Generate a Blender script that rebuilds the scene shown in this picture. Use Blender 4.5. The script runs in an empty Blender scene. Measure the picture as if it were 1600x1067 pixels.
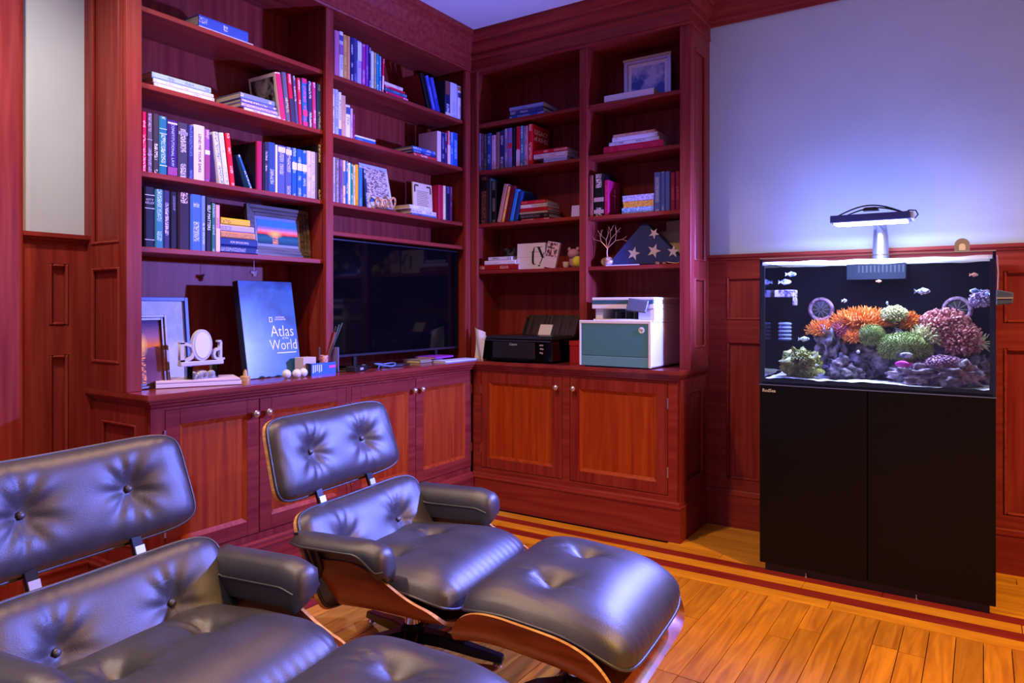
import bpy, bmesh, math, random
from mathutils import Vector, Matrix
PI = math.pi
random.seed(7)
scene = bpy.context.scene
COL = scene.collection

# ---------------------------------------------------------------- camera
cam_d = bpy.data.cameras.new('camera'); cam = bpy.data.objects.new('camera', cam_d); COL.objects.link(cam)
cam_d.sensor_width = 36; cam_d.lens = 36 * 1111.3 / 1600
cam_d.shift_y = -(533.5 - 479.0) / 1600
cam.location = (0, 0, 1.21); cam.rotation_euler = (PI / 2, 0, math.radians(33.52))
cam_d.clip_start = 0.02
scene.camera = cam

# ---------------------------------------------------------------- world, exposure, room lights
w = bpy.data.worlds.new('world'); scene.world = w; w.use_nodes = True
w.node_tree.nodes['Background'].inputs[0].default_value = (0.30, 0.33, 0.55, 1)
w.node_tree.nodes['Background'].inputs[1].default_value = 0.15
vs = scene.view_settings
vs.view_transform = 'Standard'; vs.look = 'None'; vs.gamma = 1.0; vs.use_curve_mapping = False
vs.exposure = 0.0
WARM = (1.0, 0.53, 0.13)
VIOLET = (0.17, 0.20, 1.0)

def light(name, kind, loc, col, power, **k):
    d = bpy.data.lights.new(name, kind); d.color = col; d.energy = power
    for a, b in k.items():
        if a != 'rot': setattr(d, a, b)
    o = bpy.data.objects.new(name, d); COL.objects.link(o); o.location = loc
    if 'rot' in k: o.rotation_euler = k['rot']
    return o
# recessed ceiling downlights of the room (warm), out of the picture above
DL = dict(spot_size=math.radians(140), spot_blend=0.6, shadow_soft_size=0.05)
light('downlight', 'SPOT', (-1.89, 2.0, 2.90), WARM, 110, **DL)
light('downlight', 'SPOT', (1.45, 2.2, 2.90), WARM, 420, **DL)
light('downlight', 'SPOT', (-1.9, 0.0, 2.90), WARM, 30, **DL)
light('downlight', 'SPOT', (-0.9, -0.5, 2.90), (1.0, 0.60, 0.34), 45, **DL)
light('downlight', 'SPOT', (-2.25, 0.75, 2.90), (1.0, 0.80, 0.64), 130, spot_size=math.radians(150), spot_blend=0.7, shadow_soft_size=0.05)
# aquarium lamp: beam of the LED bar into the tank, its spill into the room, and the glow off the lit water and white sand
light('aquarium_lamp_spill', 'SPOT', (-0.612, 3.46, 1.565), VIOLET, 640, spot_size=math.radians(165), spot_blend=1.0, shadow_soft_size=0.035, rot=Vector((-1.5, -1.5, -.35)).to_track_quat('-Z', 'Y').to_euler())
light('aquarium_lamp_down', 'AREA', (-0.41, 3.55, 1.572), (0.62, 0.74, 1.0), 16, shape='RECTANGLE', size=0.29, size_y=0.10)
light('aquarium_water_glow', 'AREA', (-0.41, 3.62, 1.421), (0.28, 0.34, 1.0), 12, shape='RECTANGLE', size=0.84, size_y=0.42, rot=(PI, 0, 0))

# ---------------------------------------------------------------- materials
def lin(h):
    if not isinstance(h, str): return tuple(h)
    c = [int(h[i:i + 2], 16) / 255 for i in (0, 2, 4)]
    return tuple(x / 12.92 if x <= .04045 else ((x + .055) / 1.055) ** 2.4 for x in c)
MATS = {}
def nt(m): return m.node_tree.nodes, m.node_tree.links
def mat(name, col, rough=.5, metal=0.0, spec=.5, emis=None, estr=0, coat=0.0, sheen=0, alpha=None):
    if name in MATS: return MATS[name]
    m = bpy.data.materials.new(name); m.use_nodes = True
    b = m.node_tree.nodes['Principled BSDF']; c = lin(col)
    b.inputs['Base Color'].default_value = (*c, 1); b.inputs['Roughness'].default_value = rough
    b.inputs['Metallic'].default_value = metal; b.inputs['Specular IOR Level'].default_value = spec
    b.inputs['Coat Weight'].default_value = coat; b.inputs['Coat Roughness'].default_value = .15
    if emis: b.inputs['Emission Color'].default_value = (*lin(emis), 1); b.inputs['Emission Strength'].default_value = estr
    MATS[name] = m; return m
def add(ns, t, **k):
    n = ns.new(t)
    for a, b in k.items(): setattr(n, a, b)
    return n
def noise_mat(name, c1, c2, scale=(1, 1, 1), detail=4, rough=.4, bump=0.0, contrast=(.35, .65), spec=.5, coat=0, rnd=True, nscale=1.0, distort=0.0, rough2=None, bumpscale=None, rndcol=0.0):
    """two-tone procedural material on object coordinates"""
    if name in MATS: return MATS[name]
    m = bpy.data.materials.new(name); m.use_nodes = True; ns, lk = nt(m); b = ns['Principled BSDF']
    tc = add(ns, 'ShaderNodeTexCoord'); mp = add(ns, 'ShaderNodeMapping'); mp.inputs['Scale'].default_value = scale
    lk.new(tc.outputs['Object'], mp.inputs['Vector'])
    oi = add(ns, 'ShaderNodeObjectInfo')
    if rnd:
        mu = add(ns, 'ShaderNodeVectorMath', operation='SCALE'); mu.inputs[0].default_value = (37, 53, 71)
        lk.new(oi.outputs['Random'], mu.inputs['Scale']); lk.new(mu.outputs[0], mp.inputs['Location'])
    nz = add(ns, 'ShaderNodeTexNoise'); nz.inputs['Scale'].default_value = nscale; nz.inputs['Detail'].default_value = detail; nz.inputs['Distortion'].default_value = distort
    lk.new(mp.outputs[0], nz.inputs['Vector'])
    cr = add(ns, 'ShaderNodeValToRGB'); cr.color_ramp.elements[0].position = contrast[0]; cr.color_ramp.elements[1].position = contrast[1]
    cr.color_ramp.elements[0].color = (*lin(c1), 1); cr.color_ramp.elements[1].color = (*lin(c2), 1)
    lk.new(nz.outputs['Fac'], cr.inputs[0])
    out = cr.outputs[0]
    if rndcol:
        hs = add(ns, 'ShaderNodeHueSaturation'); mr = add(ns, 'ShaderNodeMapRange')
        mr.inputs['To Min'].default_value = 1 - rndcol; mr.inputs['To Max'].default_value = 1 + rndcol
        lk.new(oi.outputs['Random'], mr.inputs['Value']); lk.new(mr.outputs[0], hs.inputs['Value']); lk.new(out, hs.inputs['Color']); out = hs.outputs[0]
    lk.new(out, b.inputs['Base Color'])
    b.inputs['Roughness'].default_value = rough; b.inputs['Specular IOR Level'].default_value = spec; b.inputs['Coat Weight'].default_value = coat; b.inputs['Coat Roughness'].default_value = .2
    if bump:
        bp = add(ns, 'ShaderNodeBump'); bp.inputs['Strength'].default_value = bump; bp.inputs['Distance'].default_value = .01
        src = nz
        if bumpscale:
            src = add(ns, 'ShaderNodeTexNoise'); src.inputs['Scale'].default_value = bumpscale; src.inputs['Detail'].default_value = 3; lk.new(tc.outputs['Object'], src.inputs['Vector'])
        lk.new(src.outputs['Fac'], bp.inputs['Height']); lk.new(bp.outputs[0], b.inputs['Normal'])
    MATS[name] = m; return m
CH1, CH2 = (0.165, 0.013, 0.014), (0.265, 0.040, 0.027)
def cherry(ax):
    s = {'x': (2.2, 38, 38), 'y': (38, 2.2, 38), 'z': (38, 38, 2.2)}[ax]
    return noise_mat('cherry_' + ax, CH1, CH2, scale=s, detail=5, rough=.42, contrast=(.30, .72), spec=.16, coat=.0, distort=.25, bump=.02)
CX, CY, CZ = cherry('x'), cherry('y'), cherry('z')
CPANEL = noise_mat('cherry_panel', (0.24, 0.022, 0.007), (0.40, 0.068, 0.010), scale=(30, 30, 1.8), detail=5, rough=.40, contrast=(.30, .72), spec=.16, distort=.8, bump=.03)
OAK = noise_mat('oak_plank', (0.40, 0.14, 0.012), (0.70, 0.30, 0.025), scale=(26, 2.2, 10), detail=6, rough=.36, contrast=(.3, .7), coat=.1, distort=1.6, bump=.03, rndcol=.16)
OAKX = noise_mat('oak_plank_cross', (0.50, 0.19, 0.012), (0.76, 0.36, 0.028), scale=(2.2, 26, 10), detail=6, rough=.36, contrast=(.3, .7), coat=.1, distort=1.6, rndcol=.12)
PADX = noise_mat('padauk_strip', (0.17, 0.012, 0.010), (0.27, 0.025, 0.016), scale=(2.5, 22, 10), detail=4, rough=.38, contrast=(.3, .7))
WALNUT = noise_mat('rosewood_veneer', (0.13, 0.022, 0.006), (0.36, 0.085, 0.02), scale=(2.0, 16, 16), detail=6, rough=.28, contrast=(.3, .7), coat=.3, distort=1.2)
PLYEDGE = noise_mat('plywood_edge', (0.50, 0.24, 0.06), (0.72, 0.42, 0.14), scale=(3, 3, 160), detail=2, rough=.4)
PAINT = noise_mat('wall_paint', (0.46, 0.58, 0.70), (0.50, 0.62, 0.74), nscale=3, rough=.62, rnd=False)
CEIL = noise_mat('ceiling_paint', (0.52, 0.58, 0.68), (0.56, 0.62, 0.72), nscale=2, rough=.7, rnd=False)
LEATHER = noise_mat('black_leather', (0.022, 0.022, 0.029), (0.036, 0.037, 0.048), nscale=9, detail=3, rough=.45, spec=1.0, bump=.12, bumpscale=420)
BLACKMET = mat('black_metal', (0.012, 0.012, 0.014), .3, .4)
CHROME = mat('chrome', (0.75, 0.75, 0.78), .12, 1.0)
NICKEL = mat('brushed_nickel', (0.62, 0.57, 0.52), .3, 1.0)
BLACKGLOSS = mat('black_gloss', (0.002, 0.002, 0.003), .06, spec=.32)
BLACKPL = mat('black_plastic', (0.012, 0.012, 0.014), .35)
BLACKCAB = mat('black_cabinet', (0.004, 0.003, 0.003), .35, spec=.18)
WHITEPL = mat('white_plastic', (0.72, 0.73, 0.76), .4)
GREYPL = mat('grey_plastic', (0.30, 0.31, 0.34), .4)
TEALPL = mat('teal_plastic', (0.055, 0.20, 0.25), .45)
TEALPL2 = mat('light_teal_plastic', (0.10, 0.30, 0.38), .45)
DTEAL = mat('dark_teal_plastic', (0.03, 0.11, 0.18), .4)
SCREENM = mat('printer_screen', (0.02, 0.02, 0.05), .15, emis=(0.10, 0.11, 0.35), estr=.5)
PAPER = mat('paper_white', (0.74, 0.74, 0.76), .7)
PAGES = noise_mat('page_edges', (0.50, 0.44, 0.33), (0.68, 0.62, 0.50), scale=(300, 3, 3), detail=2, rough=.8)
CREAM = mat('cream_paper', (0.56, 0.48, 0.33), .7)
BRASS = mat('gold_frame', (0.55, 0.36, 0.12), .3, .8)
def flat(hexcol, rough=.5): return mat('plain_' + hexcol, hexcol, rough)

def make_cover_mat():
    m = bpy.data.materials.new('book_cover'); m.use_nodes = True; ns, lk = nt(m); b = ns['Principled BSDF']
    oi = add(ns, 'ShaderNodeObjectInfo'); ink = add(ns, 'ShaderNodeAttribute', attribute_type='OBJECT', attribute_name='ink')
    tc = add(ns, 'ShaderNodeTexCoord'); sx = add(ns, 'ShaderNodeSeparateXYZ'); lk.new(tc.outputs['Normal'], sx.inputs[0])
    lt = add(ns, 'ShaderNodeMath', operation='LESS_THAN'); lk.new(sx.outputs['Y'], lt.inputs[0]); lt.inputs[1].default_value = -.85
    mu = add(ns, 'ShaderNodeVectorMath', operation='SCALE'); mu.inputs[0].default_value = (17, 31, 43); lk.new(oi.outputs['Random'], mu.inputs['Scale'])
    # fine marks like small type
    mp = add(ns, 'ShaderNodeMapping'); mp.inputs['Scale'].default_value = (250, 1, 330); lk.new(tc.outputs['Object'], mp.inputs['Vector']); lk.new(mu.outputs[0], mp.inputs['Location'])
    n1 = add(ns, 'ShaderNodeTexNoise'); n1.inputs['Scale'].default_value = 1.0; n1.inputs['Detail'].default_value = 1; lk.new(mp.outputs[0], n1.inputs['Vector'])
    g1 = add(ns, 'ShaderNodeMath', operation='GREATER_THAN'); lk.new(n1.outputs['Fac'], g1.inputs[0]); g1.inputs[1].default_value = .53
    # blocks along the spine where type sits
    mp2 = add(ns, 'ShaderNodeMapping'); mp2.inputs['Scale'].default_value = (1, 0, 15); lk.new(tc.outputs['Object'], mp2.inputs['Vector']); lk.new(mu.outputs[0], mp2.inputs['Location'])
    n2 = add(ns, 'ShaderNodeTexNoise'); n2.inputs['Scale'].default_value = 1.0; n2.inputs['Detail'].default_value = 0; lk.new(mp2.outputs[0], n2.inputs['Vector'])
    g2 = add(ns, 'ShaderNodeMath', operation='GREATER_THAN'); lk.new(n2.outputs['Fac'], g2.inputs[0]); g2.inputs[1].default_value = .50
    # keep clear of the spine edges
    so = add(ns, 'ShaderNodeSeparateXYZ'); lk.new(tc.outputs['Generated'], so.inputs[0])
    pp = add(ns, 'ShaderNodeMath', operation='COMPARE'); lk.new(so.outputs['X'], pp.inputs[0]); pp.inputs[1].default_value = .5; pp.inputs[2].default_value = .27
    m1 = add(ns, 'ShaderNodeMath', operation='MULTIPLY'); lk.new(g1.outputs[0], m1.inputs[0]); lk.new(g2.outputs[0], m1.inputs[1])
    m2 = add(ns, 'ShaderNodeMath', operation='MULTIPLY'); lk.new(m1.outputs[0], m2.inputs[0]); lk.new(lt.outputs[0], m2.inputs[1])
    m3 = add(ns, 'ShaderNodeMath', operation='MULTIPLY'); lk.new(m2.outputs[0], m3.inputs[0]); lk.new(pp.outputs[0], m3.inputs[1])
    mx = add(ns, 'ShaderNodeMix', data_type='RGBA'); lk.new(m3.outputs[0], mx.inputs[0]); lk.new(oi.outputs['Color'], mx.inputs[6]); lk.new(ink.outputs['Color'], mx.inputs[7])
    lk.new(mx.outputs[2], b.inputs['Base Color']); b.inputs['Roughness'].default_value = .5; b.inputs['Specular IOR Level'].default_value = .18
    return m
COVER = make_cover_mat()

def make_glass(name, tint, gloss=1.0):
    m = bpy.data.materials.new(name); m.use_nodes = True; ns, lk = nt(m)
    for n in list(ns): ns.remove(n)
    o = add(ns, 'ShaderNodeOutputMaterial'); tr = add(ns, 'ShaderNodeBsdfTransparent'); tr.inputs[0].default_value = (*tint, 1)
    gl = add(ns, 'ShaderNodeBsdfGlossy'); gl.inputs['Roughness'].default_value = .02; fr = add(ns, 'ShaderNodeFresnel'); fr.inputs['IOR'].default_value = 1.45
    mx = add(ns, 'ShaderNodeMixShader'); lk.new(fr.outputs[0], mx.inputs[0]); lk.new(tr.outputs[0], mx.inputs[1]); lk.new(gl.outputs[0], mx.inputs[2]); lk.new(mx.outputs[0], o.inputs[0])
    return m
GLASS = make_glass('tank_glass', (0.97, 0.985, 0.99))
def make_water():
    m = bpy.data.materials.new('water_surface'); m.use_nodes = True; ns, lk = nt(m)
    for n in list(ns): ns.remove(n)
    o = add(ns, 'ShaderNodeOutputMaterial'); tr = add(ns, 'ShaderNodeBsdfTransparent'); tl = add(ns, 'ShaderNodeBsdfTranslucent'); tl.inputs[0].default_value = (.85, .92, 1, 1)
    mx = add(ns, 'ShaderNodeMixShader'); mx.inputs[0].default_value = .35
    lk.new(tr.outputs[0], mx.inputs[1]); lk.new(tl.outputs[0], mx.inputs[2]); lk.new(mx.outputs[0], o.inputs[0]); return m
WATER = make_water()

# ---------------------------------------------------------------- mesh helpers
class MB:
    def __init__(s): s.v = []; s.f = []; s.m = []
    def face(s, idx, m=0): s.f.append(tuple(idx)); s.m.append(m)
    def box(s, x0, x1, y0, y1, z0, z1, m=0):
        b = len(s.v)
        s.v += [(x, y, z) for z in (z0, z1) for y in (y0, y1) for x in (x0, x1)]
        for q in ((0, 2, 3, 1), (4, 5, 7, 6), (0, 1, 5, 4), (2, 6, 7, 3), (0, 4, 6, 2), (1, 3, 7, 5)): s.face([b + i for i in q], m)
        return s
    def frustum(s, lo, hi, z0, z1, m=0):   # lo, hi = (x0,x1,y0,y1)
        b = len(s.v)
        for (x0, x1, y0, y1), z in ((lo, z0), (hi, z1)): s.v += [(x0, y0, z), (x1, y0, z), (x1, y1, z), (x0, y1, z)]
        s.face([b + 3, b + 2, b + 1, b], m); s.face([b + 4, b + 5, b + 6, b + 7], m)
        for i in range(4): j = (i + 1) % 4; s.face([b + i, b + j, b + 4 + j, b + 4 + i], m)
        return s
    def prism(s, poly, z0, z1, m=0):
        b = len(s.v); n = len(poly)
        s.v += [(x, y, z0) for x, y in poly] + [(x, y, z1) for x, y in poly]
        s.face([b + i for i in reversed(range(n))], m); s.face([b + n + i for i in range(n)], m)
        for i in range(n): j = (i + 1) % n; s.face([b + i, b + j, b + n + j, b + n + i], m)
        return s
    def xform(s, M, start=0):
        for i in range(start, len(s.v)): s.v[i] = tuple(M @ Vector(s.v[i]))
        return s
    def tube(s, pts, rad, n=8, cap=True, m=0):
        pts = [Vector(p) for p in pts]; k = len(pts)
        if not hasattr(rad, '__len__'): rad = [rad] * k
        b = len(s.v); up = None
        for i, p in enumerate(pts):
            d = (pts[min(i + 1, k - 1)] - pts[max(i - 1, 0)]).normalized()
            if up is None: up = d.orthogonal().normalized()
            up = (up - d * up.dot(d)); up = up.normalized() if up.length > 1e-6 else d.orthogonal().normalized()
            r = d.cross(up)
            for j in range(n): a = 2 * PI * j / n; s.v.append(tuple(p + (up * math.cos(a) + r * math.sin(a)) * rad[i]))
        for i in range(k - 1):
            for j in range(n): q = (j + 1) % n; s.face([b + i * n + j, b + i * n + q, b + (i + 1) * n + q, b + (i + 1) * n + j], m)
        if cap: s.face([b + j for j in reversed(range(n))], m); s.face([b + (k - 1) * n + j for j in range(n)], m)
        return s
    def loop(s, pts, r, n=6, m=0):      # closed tube
        pts = [Vector(p) for p in pts]; k = len(pts); b = len(s.v); up = None
        for i, p in enumerate(pts):
            d = (pts[(i + 1) % k] - pts[i - 1]).normalized()
            if up is None: up = d.orthogonal().normalized()
            up = (up - d * up.dot(d)).normalized(); q = d.cross(up)
            for j in range(n): a = 2 * PI * j / n; s.v.append(tuple(p + (up * math.cos(a) + q * math.sin(a)) * r))
        for i in range(k):
            for j in range(n): q = (j + 1) % n; i2 = (i + 1) % k; s.face([b + i * n + j, b + i * n + q, b + i2 * n + q, b + i2 * n + j], m)
        return s
    def lathe(s, prof, n=16, m=0, c=(0, 0, 0)):
        b = len(s.v); k = len(prof)
        for r, z in prof:
            for j in range(n): a = 2 * PI * j / n; s.v.append((c[0] + r * math.cos(a), c[1] + r * math.sin(a), c[2] + z))
        for i in range(k - 1):
            for j in range(n): q = (j + 1) % n; s.face([b + i * n + j, b + i * n + q, b + (i + 1) * n + q, b + (i + 1) * n + j], m)
        s.face([b + j for j in reversed(range(n))], m); s.face([b + (k - 1) * n + j for j in range(n)], m)
        return s
    def grid(s, fn, nu, nv, m=0, flip=False, skip=None):
        b = len(s.v)
        for j in range(nv + 1):
            for i in range(nu + 1): s.v.append(tuple(fn(i / nu, j / nv)))
        for j in range(nv):
            for i in range(nu):
                q = [b + j * (nu + 1) + i, b + j * (nu + 1) + i + 1, b + (j + 1) * (nu + 1) + i + 1, b + (j + 1) * (nu + 1) + i]
                s.face(q[::-1] if flip else q, m)
        return s
    def sphere(s, c, r, n=8, k=6, m=0):
        r = r if hasattr(r, '__len__') else (r, r, r)
        b = len(s.v); s.v.append((c[0], c[1], c[2] - r[2]))
        for i in range(1, k):
            t = PI * i / k
            for j in range(n): a = 2 * PI * j / n; s.v.append((c[0] + r[0] * math.sin(t) * math.cos(a), c[1] + r[1] * math.sin(t) * math.sin(a), c[2] - r[2] * math.cos(t)))
        s.v.append((c[0], c[1], c[2] + r[2])); e = len(s.v) - 1
        for j in range(n):
            q = (j + 1) % n; s.face([b, b + 1 + q, b + 1 + j], m); s.face([e, e - n + j, e - n + q], m)
            for i in range(k - 2): s.face([b + 1 + i * n + j, b + 1 + i * n + q, b + 1 + (i + 1) * n + q, b + 1 + (i + 1) * n + j], m)
        return s
    def sweep(s, path, prof, m=0):      # path 2-D polyline, prof [(offset to the right, z)]; mitred corners
        n = len(path); b = len(s.v); k = len(prof); P = [Vector(p) for p in path]
        for i in range(n):
            ds = []
            if i > 0: ds.append((P[i] - P[i - 1]).normalized())
            if i < n - 1: ds.append((P[i + 1] - P[i]).normalized())
            ns_ = [Vector((d.y, -d.x)) for d in ds]
            o = ns_[0] if len(ns_) == 1 else (ns_[0] + ns_[1]) / (1 + ns_[0].dot(ns_[1]))
            for a, z in prof: q = P[i] + o * a; s.v.append((q.x, q.y, z))
        for i in range(n - 1):
            for j in range(k): q = (j + 1) % k; s.face([b + i * k + j, b + i * k + q, b + (i + 1) * k + q, b + (i + 1) * k + j], m)
        s.face([b + j for j in reversed(range(k))], m); s.face([b + (n - 1) * k + j for j in range(k)], m)
        return s
    def mesh(s, name, bevel=0, smooth=None, recalc=True):
        me = bpy.data.meshes.new(name); me.from_pydata(s.v, [], s.f)
        for p, m in zip(me.polygons, s.m): p.material_index = m
        if recalc or bevel:
            bm = bmesh.new(); bm.from_mesh(me)
            if recalc: bmesh.ops.recalc_face_normals(bm, faces=bm.faces)
            if bevel: bmesh.ops.bevel(bm, geom=[e for e in bm.edges if e.is_manifold and e.calc_face_angle(0) > .5], offset=bevel, segments=1, affect='EDGES', clamp_overlap=True)
            bm.to_mesh(me); bm.free()
        if smooth: me.shade_smooth(); me.set_sharp_from_angle(angle=math.radians(smooth))
        return me

def link(name, me, m, parent=None, loc=None, rot=None):
    o = bpy.data.objects.new(name, me); COL.objects.link(o)
    for q in (m if isinstance(m, (list, tuple)) else [m]):
        if len(me.materials) < (len(m) if isinstance(m, (list, tuple)) else 1): me.materials.append(q)
    o.parent = parent
    if loc is not None: o.location = loc
    if rot is not None: o.rotation_euler = rot
    return o
def part(name, mb, m, parent=None, bevel=0, smooth=None, loc=None, rot=None):
    return link(name, mb.mesh(name, bevel, smooth), m, parent, loc, rot)
def thing(name, label, cat, loc=(0, 0, 0), rot=(0, 0, 0), group=None):
    o = bpy.data.objects.new(name, None); COL.objects.link(o); o.empty_display_size = .05
    o.location = loc; o.rotation_euler = rot; o['label'] = label; o['category'] = cat
    if group: o['group'] = group
    return o
def tag(o, label, cat, group=None):
    o['label'] = label; o['category'] = cat
    if group: o['group'] = group
    return o
def struct(name, mb, m, label, bevel=0, smooth=None):
    o = part(name, mb, m, None, bevel, smooth); o['kind'] = 'structure'; o['label'] = label; o['category'] = name.split('_')[0]
    return o
def bx(*a, m=0): return MB().box(*a, m=m)
def text_mesh(body, size, ext=.0006, ax='CENTER', ay='CENTER', sx=1.0, bold=0.0, space=1.0):
    cu = bpy.data.curves.new('lettering', 'FONT'); cu.body = body; cu.size = size; cu.extrude = ext; cu.align_x = ax; cu.align_y = ay; cu.resolution_u = 2
    cu.offset = bold; cu.space_character = space
    ob = bpy.data.objects.new('lettering', cu); COL.objects.link(ob)
    me = bpy.data.meshes.new_from_object(ob)
    bpy.data.objects.remove(ob); bpy.data.curves.remove(cu)
    me.materials.clear()
    if sx != 1: me.transform(Matrix.Diagonal((sx, 1, 1, 1)))
    return me
# lettering faces +X_text right, +Y_text up, +Z_text towards the viewer
ROT_L = Matrix(((0, 0, 1), (1, 0, 0), (0, 1, 0))).to_euler()      # on faces looking +X (right = +Y)
ROT_R = Matrix(((1, 0, 0), (0, 0, -1), (0, 1, 0))).to_euler()     # on faces looking -Y (right = +X)
ORD = ['first', 'second', 'third', 'fourth', 'fifth', 'sixth', 'seventh', 'eighth', 'ninth', 'tenth', 'eleventh', 'twelfth', 'thirteenth', 'fourteenth', 'fifteenth', 'sixteenth']

# ================================================================= ROOM
XW, YW = -3.05, 3.955           # wall planes behind the bookcases
UL, UR = -2.73, 3.645           # fronts of the upper bookcases
YL0 = 1.464                     # near end of the left upper bookcase
XE = -1.296                     # right end of the right upper bookcase
CT = 0.88                       # counter top
CEI = 2.93
XMAX, YMIN = 2.6, -2.6
struct('wall_left', bx(XW - .1, XW, YMIN, YW + .1, 0, CEI), PAINT, 'pale painted wall left of the bookcase')
struct('wall_back', bx(XW, XMAX, YW, YW + .1, 0, CEI), PAINT, 'pale blue lit painted wall behind the aquarium')
struct('wall_right', bx(XMAX, XMAX + .1, YMIN, YW + .1, 0, CEI), PAINT, 'painted side wall opposite the left bookcase')
struct('wall_front', bx(XW, XMAX, YMIN - .1, YMIN, 0, CEI), PAINT, 'painted wall behind the camera')
struct('ceiling', bx(XW - .1, XMAX + .1, YMIN - .1, YW + .1, CEI, CEI + .1), CEIL, 'plain pale ceiling above the crown moulding')

# floor: base slab, oak planks with two red border strips
fl = struct('floor', bx(XW - .1, XMAX + .1, YMIN - .1, YW + .1, -.06, -.012), mat('floor_gap', (0.05, 0.015, 0.004), .8), 'oak plank floor with dark red border strips')
def plank(x0, x1, y0, y1, m, name='plank'):
    g = .0006; lx, ly = x1 - x0, y1 - y0
    mb = MB().frustum((-lx / 2 + g, lx / 2 - g, -ly / 2 + g, ly / 2 - g), (-lx / 2 + g + .001, lx / 2 - g - .001, -ly / 2 + g + .001, ly / 2 - g - .001), -.012, 0)
    o = part(name, mb, m, fl, loc=((x0 + x1) / 2, (y0 + y1) / 2, random.uniform(-.0003, 0)))
    return o
FX, FY = -2.17, 3.074           # field edges
rng = random.Random(3)
pw = .0835; x = FX
row = 0
while x < 2.55:
    y = FY; row += 1
    ymin = -.3
    first = True
    while y > ymin:
        L = rng.uniform(.45, 1.5) if not first else rng.uniform(.2, 1.3)
        first = False
        plank(x, x + pw, max(y - L, YMIN), y, OAK); y -= L
    x += pw
# border boards running along the back wall
def xrun(y0, y1, x0, x1, m, name='border_board'):
    x = x0
    while x < x1 - .01:
        L = rng.uniform(.7, 1.8); plank(x, min(x + L, x1), y0, y1, m, name); x += L
xrun(3.074, 3.161, -2.17, 2.6, OAKX); xrun(3.161, 3.237, -2.24, 2.6, PADX, 'red_border_strip'); xrun(3.237, 3.321, -2.33, 2.6, OAKX); xrun(3.321, 3.391, -2.40, 2.6, PADX, 'red_border_strip')
xrun(3.391, 3.475, -2.47, 2.6, OAKX)
for i in range(6): xrun(3.475 + .08 * i, 3.475 + .08 * (i + 1), -1.35, 2.6, OAKX)
OAKY2, PADY = OAK, noise_mat('padauk_strip_side', (0.17, 0.012, 0.010), (0.27, 0.025, 0.016), scale=(22, 2.5, 10), detail=4, rough=.38, contrast=(.3, .7))
for (x0, x1, yt, m, nm) in ((-2.257, -2.17, 3.161, OAK, 'border_board'), (-2.333, -2.257, 3.237, PADY, 'red_border_strip'), (-2.417, -2.333, 3.321, OAK, 'border_board'), (-2.487, -2.417, 3.391, PADY, 'red_border_strip'), (-2.60, -2.487, 3.50, OAK, 'border_board')):
    y = yt
    while y > -.2: L = rng.uniform(.8, 1.8); plank(x0, x1, y - L, y, m, nm); y -= L

for i in range(5):
    y = 1.44
    while y > -.2: L = rng.uniform(.8, 1.8); plank(-3.05 + .09 * i, -3.05 + .09 * (i + 1), y - L, y, OAK, 'border_board'); y -= L

# crown moulding (one continuous trim), baseboards, chair rails, wainscot
crown_prof = [(0, 2.70), (.016, 2.70), (.020, 2.708), (.016, 2.716), (.016, 2.775), (.022, 2.78), (.026, 2.795), (.018, 2.80), (.022, 2.815), (.045, 2.85), (.052, 2.862), (.052, 2.874), (.066, 2.89), (.088, 2.902), (.092, 2.912), (.092, 2.93), (0, 2.93)]
struct('trim_1', MB().sweep([(XW, YL0), (UL + .001, YL0), (UL + .001, UR - .001), (XE, UR - .001), (XE, YW)], crown_prof), CX, 'cherry crown moulding along the top of the bookcases')
wall_crown = [(0, 2.775), (.014, 2.775), (.018, 2.795), (.03, 2.80), (.034, 2.815), (.05, 2.85), (.06, 2.88), (.085, 2.905), (.085, 2.93), (0, 2.93)]
struct('trim_2', MB().sweep([(XE, YW), (XMAX, YW)], wall_crown), CX, 'cherry crown moulding on the wall above the aquarium')
struct('trim_3', MB().sweep([(XW, YMIN), (XW, YL0)], wall_crown), CY, 'cherry crown moulding on the left wall')
rail_prof = [(0, 1.455), (.022, 1.455), (.024, 1.462), (.034, 1.468), (.034, 1.474), (.045, 1.480), (.045, 1.496), (0, 1.496)]
struct('trim_4', MB().sweep([(XE, YW), (XMAX, YW)], rail_prof), CX, 'cherry chair rail behind the aquarium')
struct('trim_5', MB().sweep([(XW, 1.20), (XW, YL0)], rail_prof), CY, 'cherry chair rail below the left wall strip')
base_prof = [(0, 0), (.018, 0), (.018, .172), (.022, .176), (.022, .182), (.014, .186), (.012, .196), (.006, .203), (0, .203)]
struct('baseboard_back', MB().sweep([(-1.30, YW - .02), (XMAX, YW - .02)], base_prof), CX, 'tall cherry baseboard under the wainscot behind the aquarium')
struct('baseboard_left', MB().sweep([(XW + .02, YMIN), (XW + .02, 1.45)], base_prof), CY, 'tall cherry baseboard on the left wall')

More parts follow.
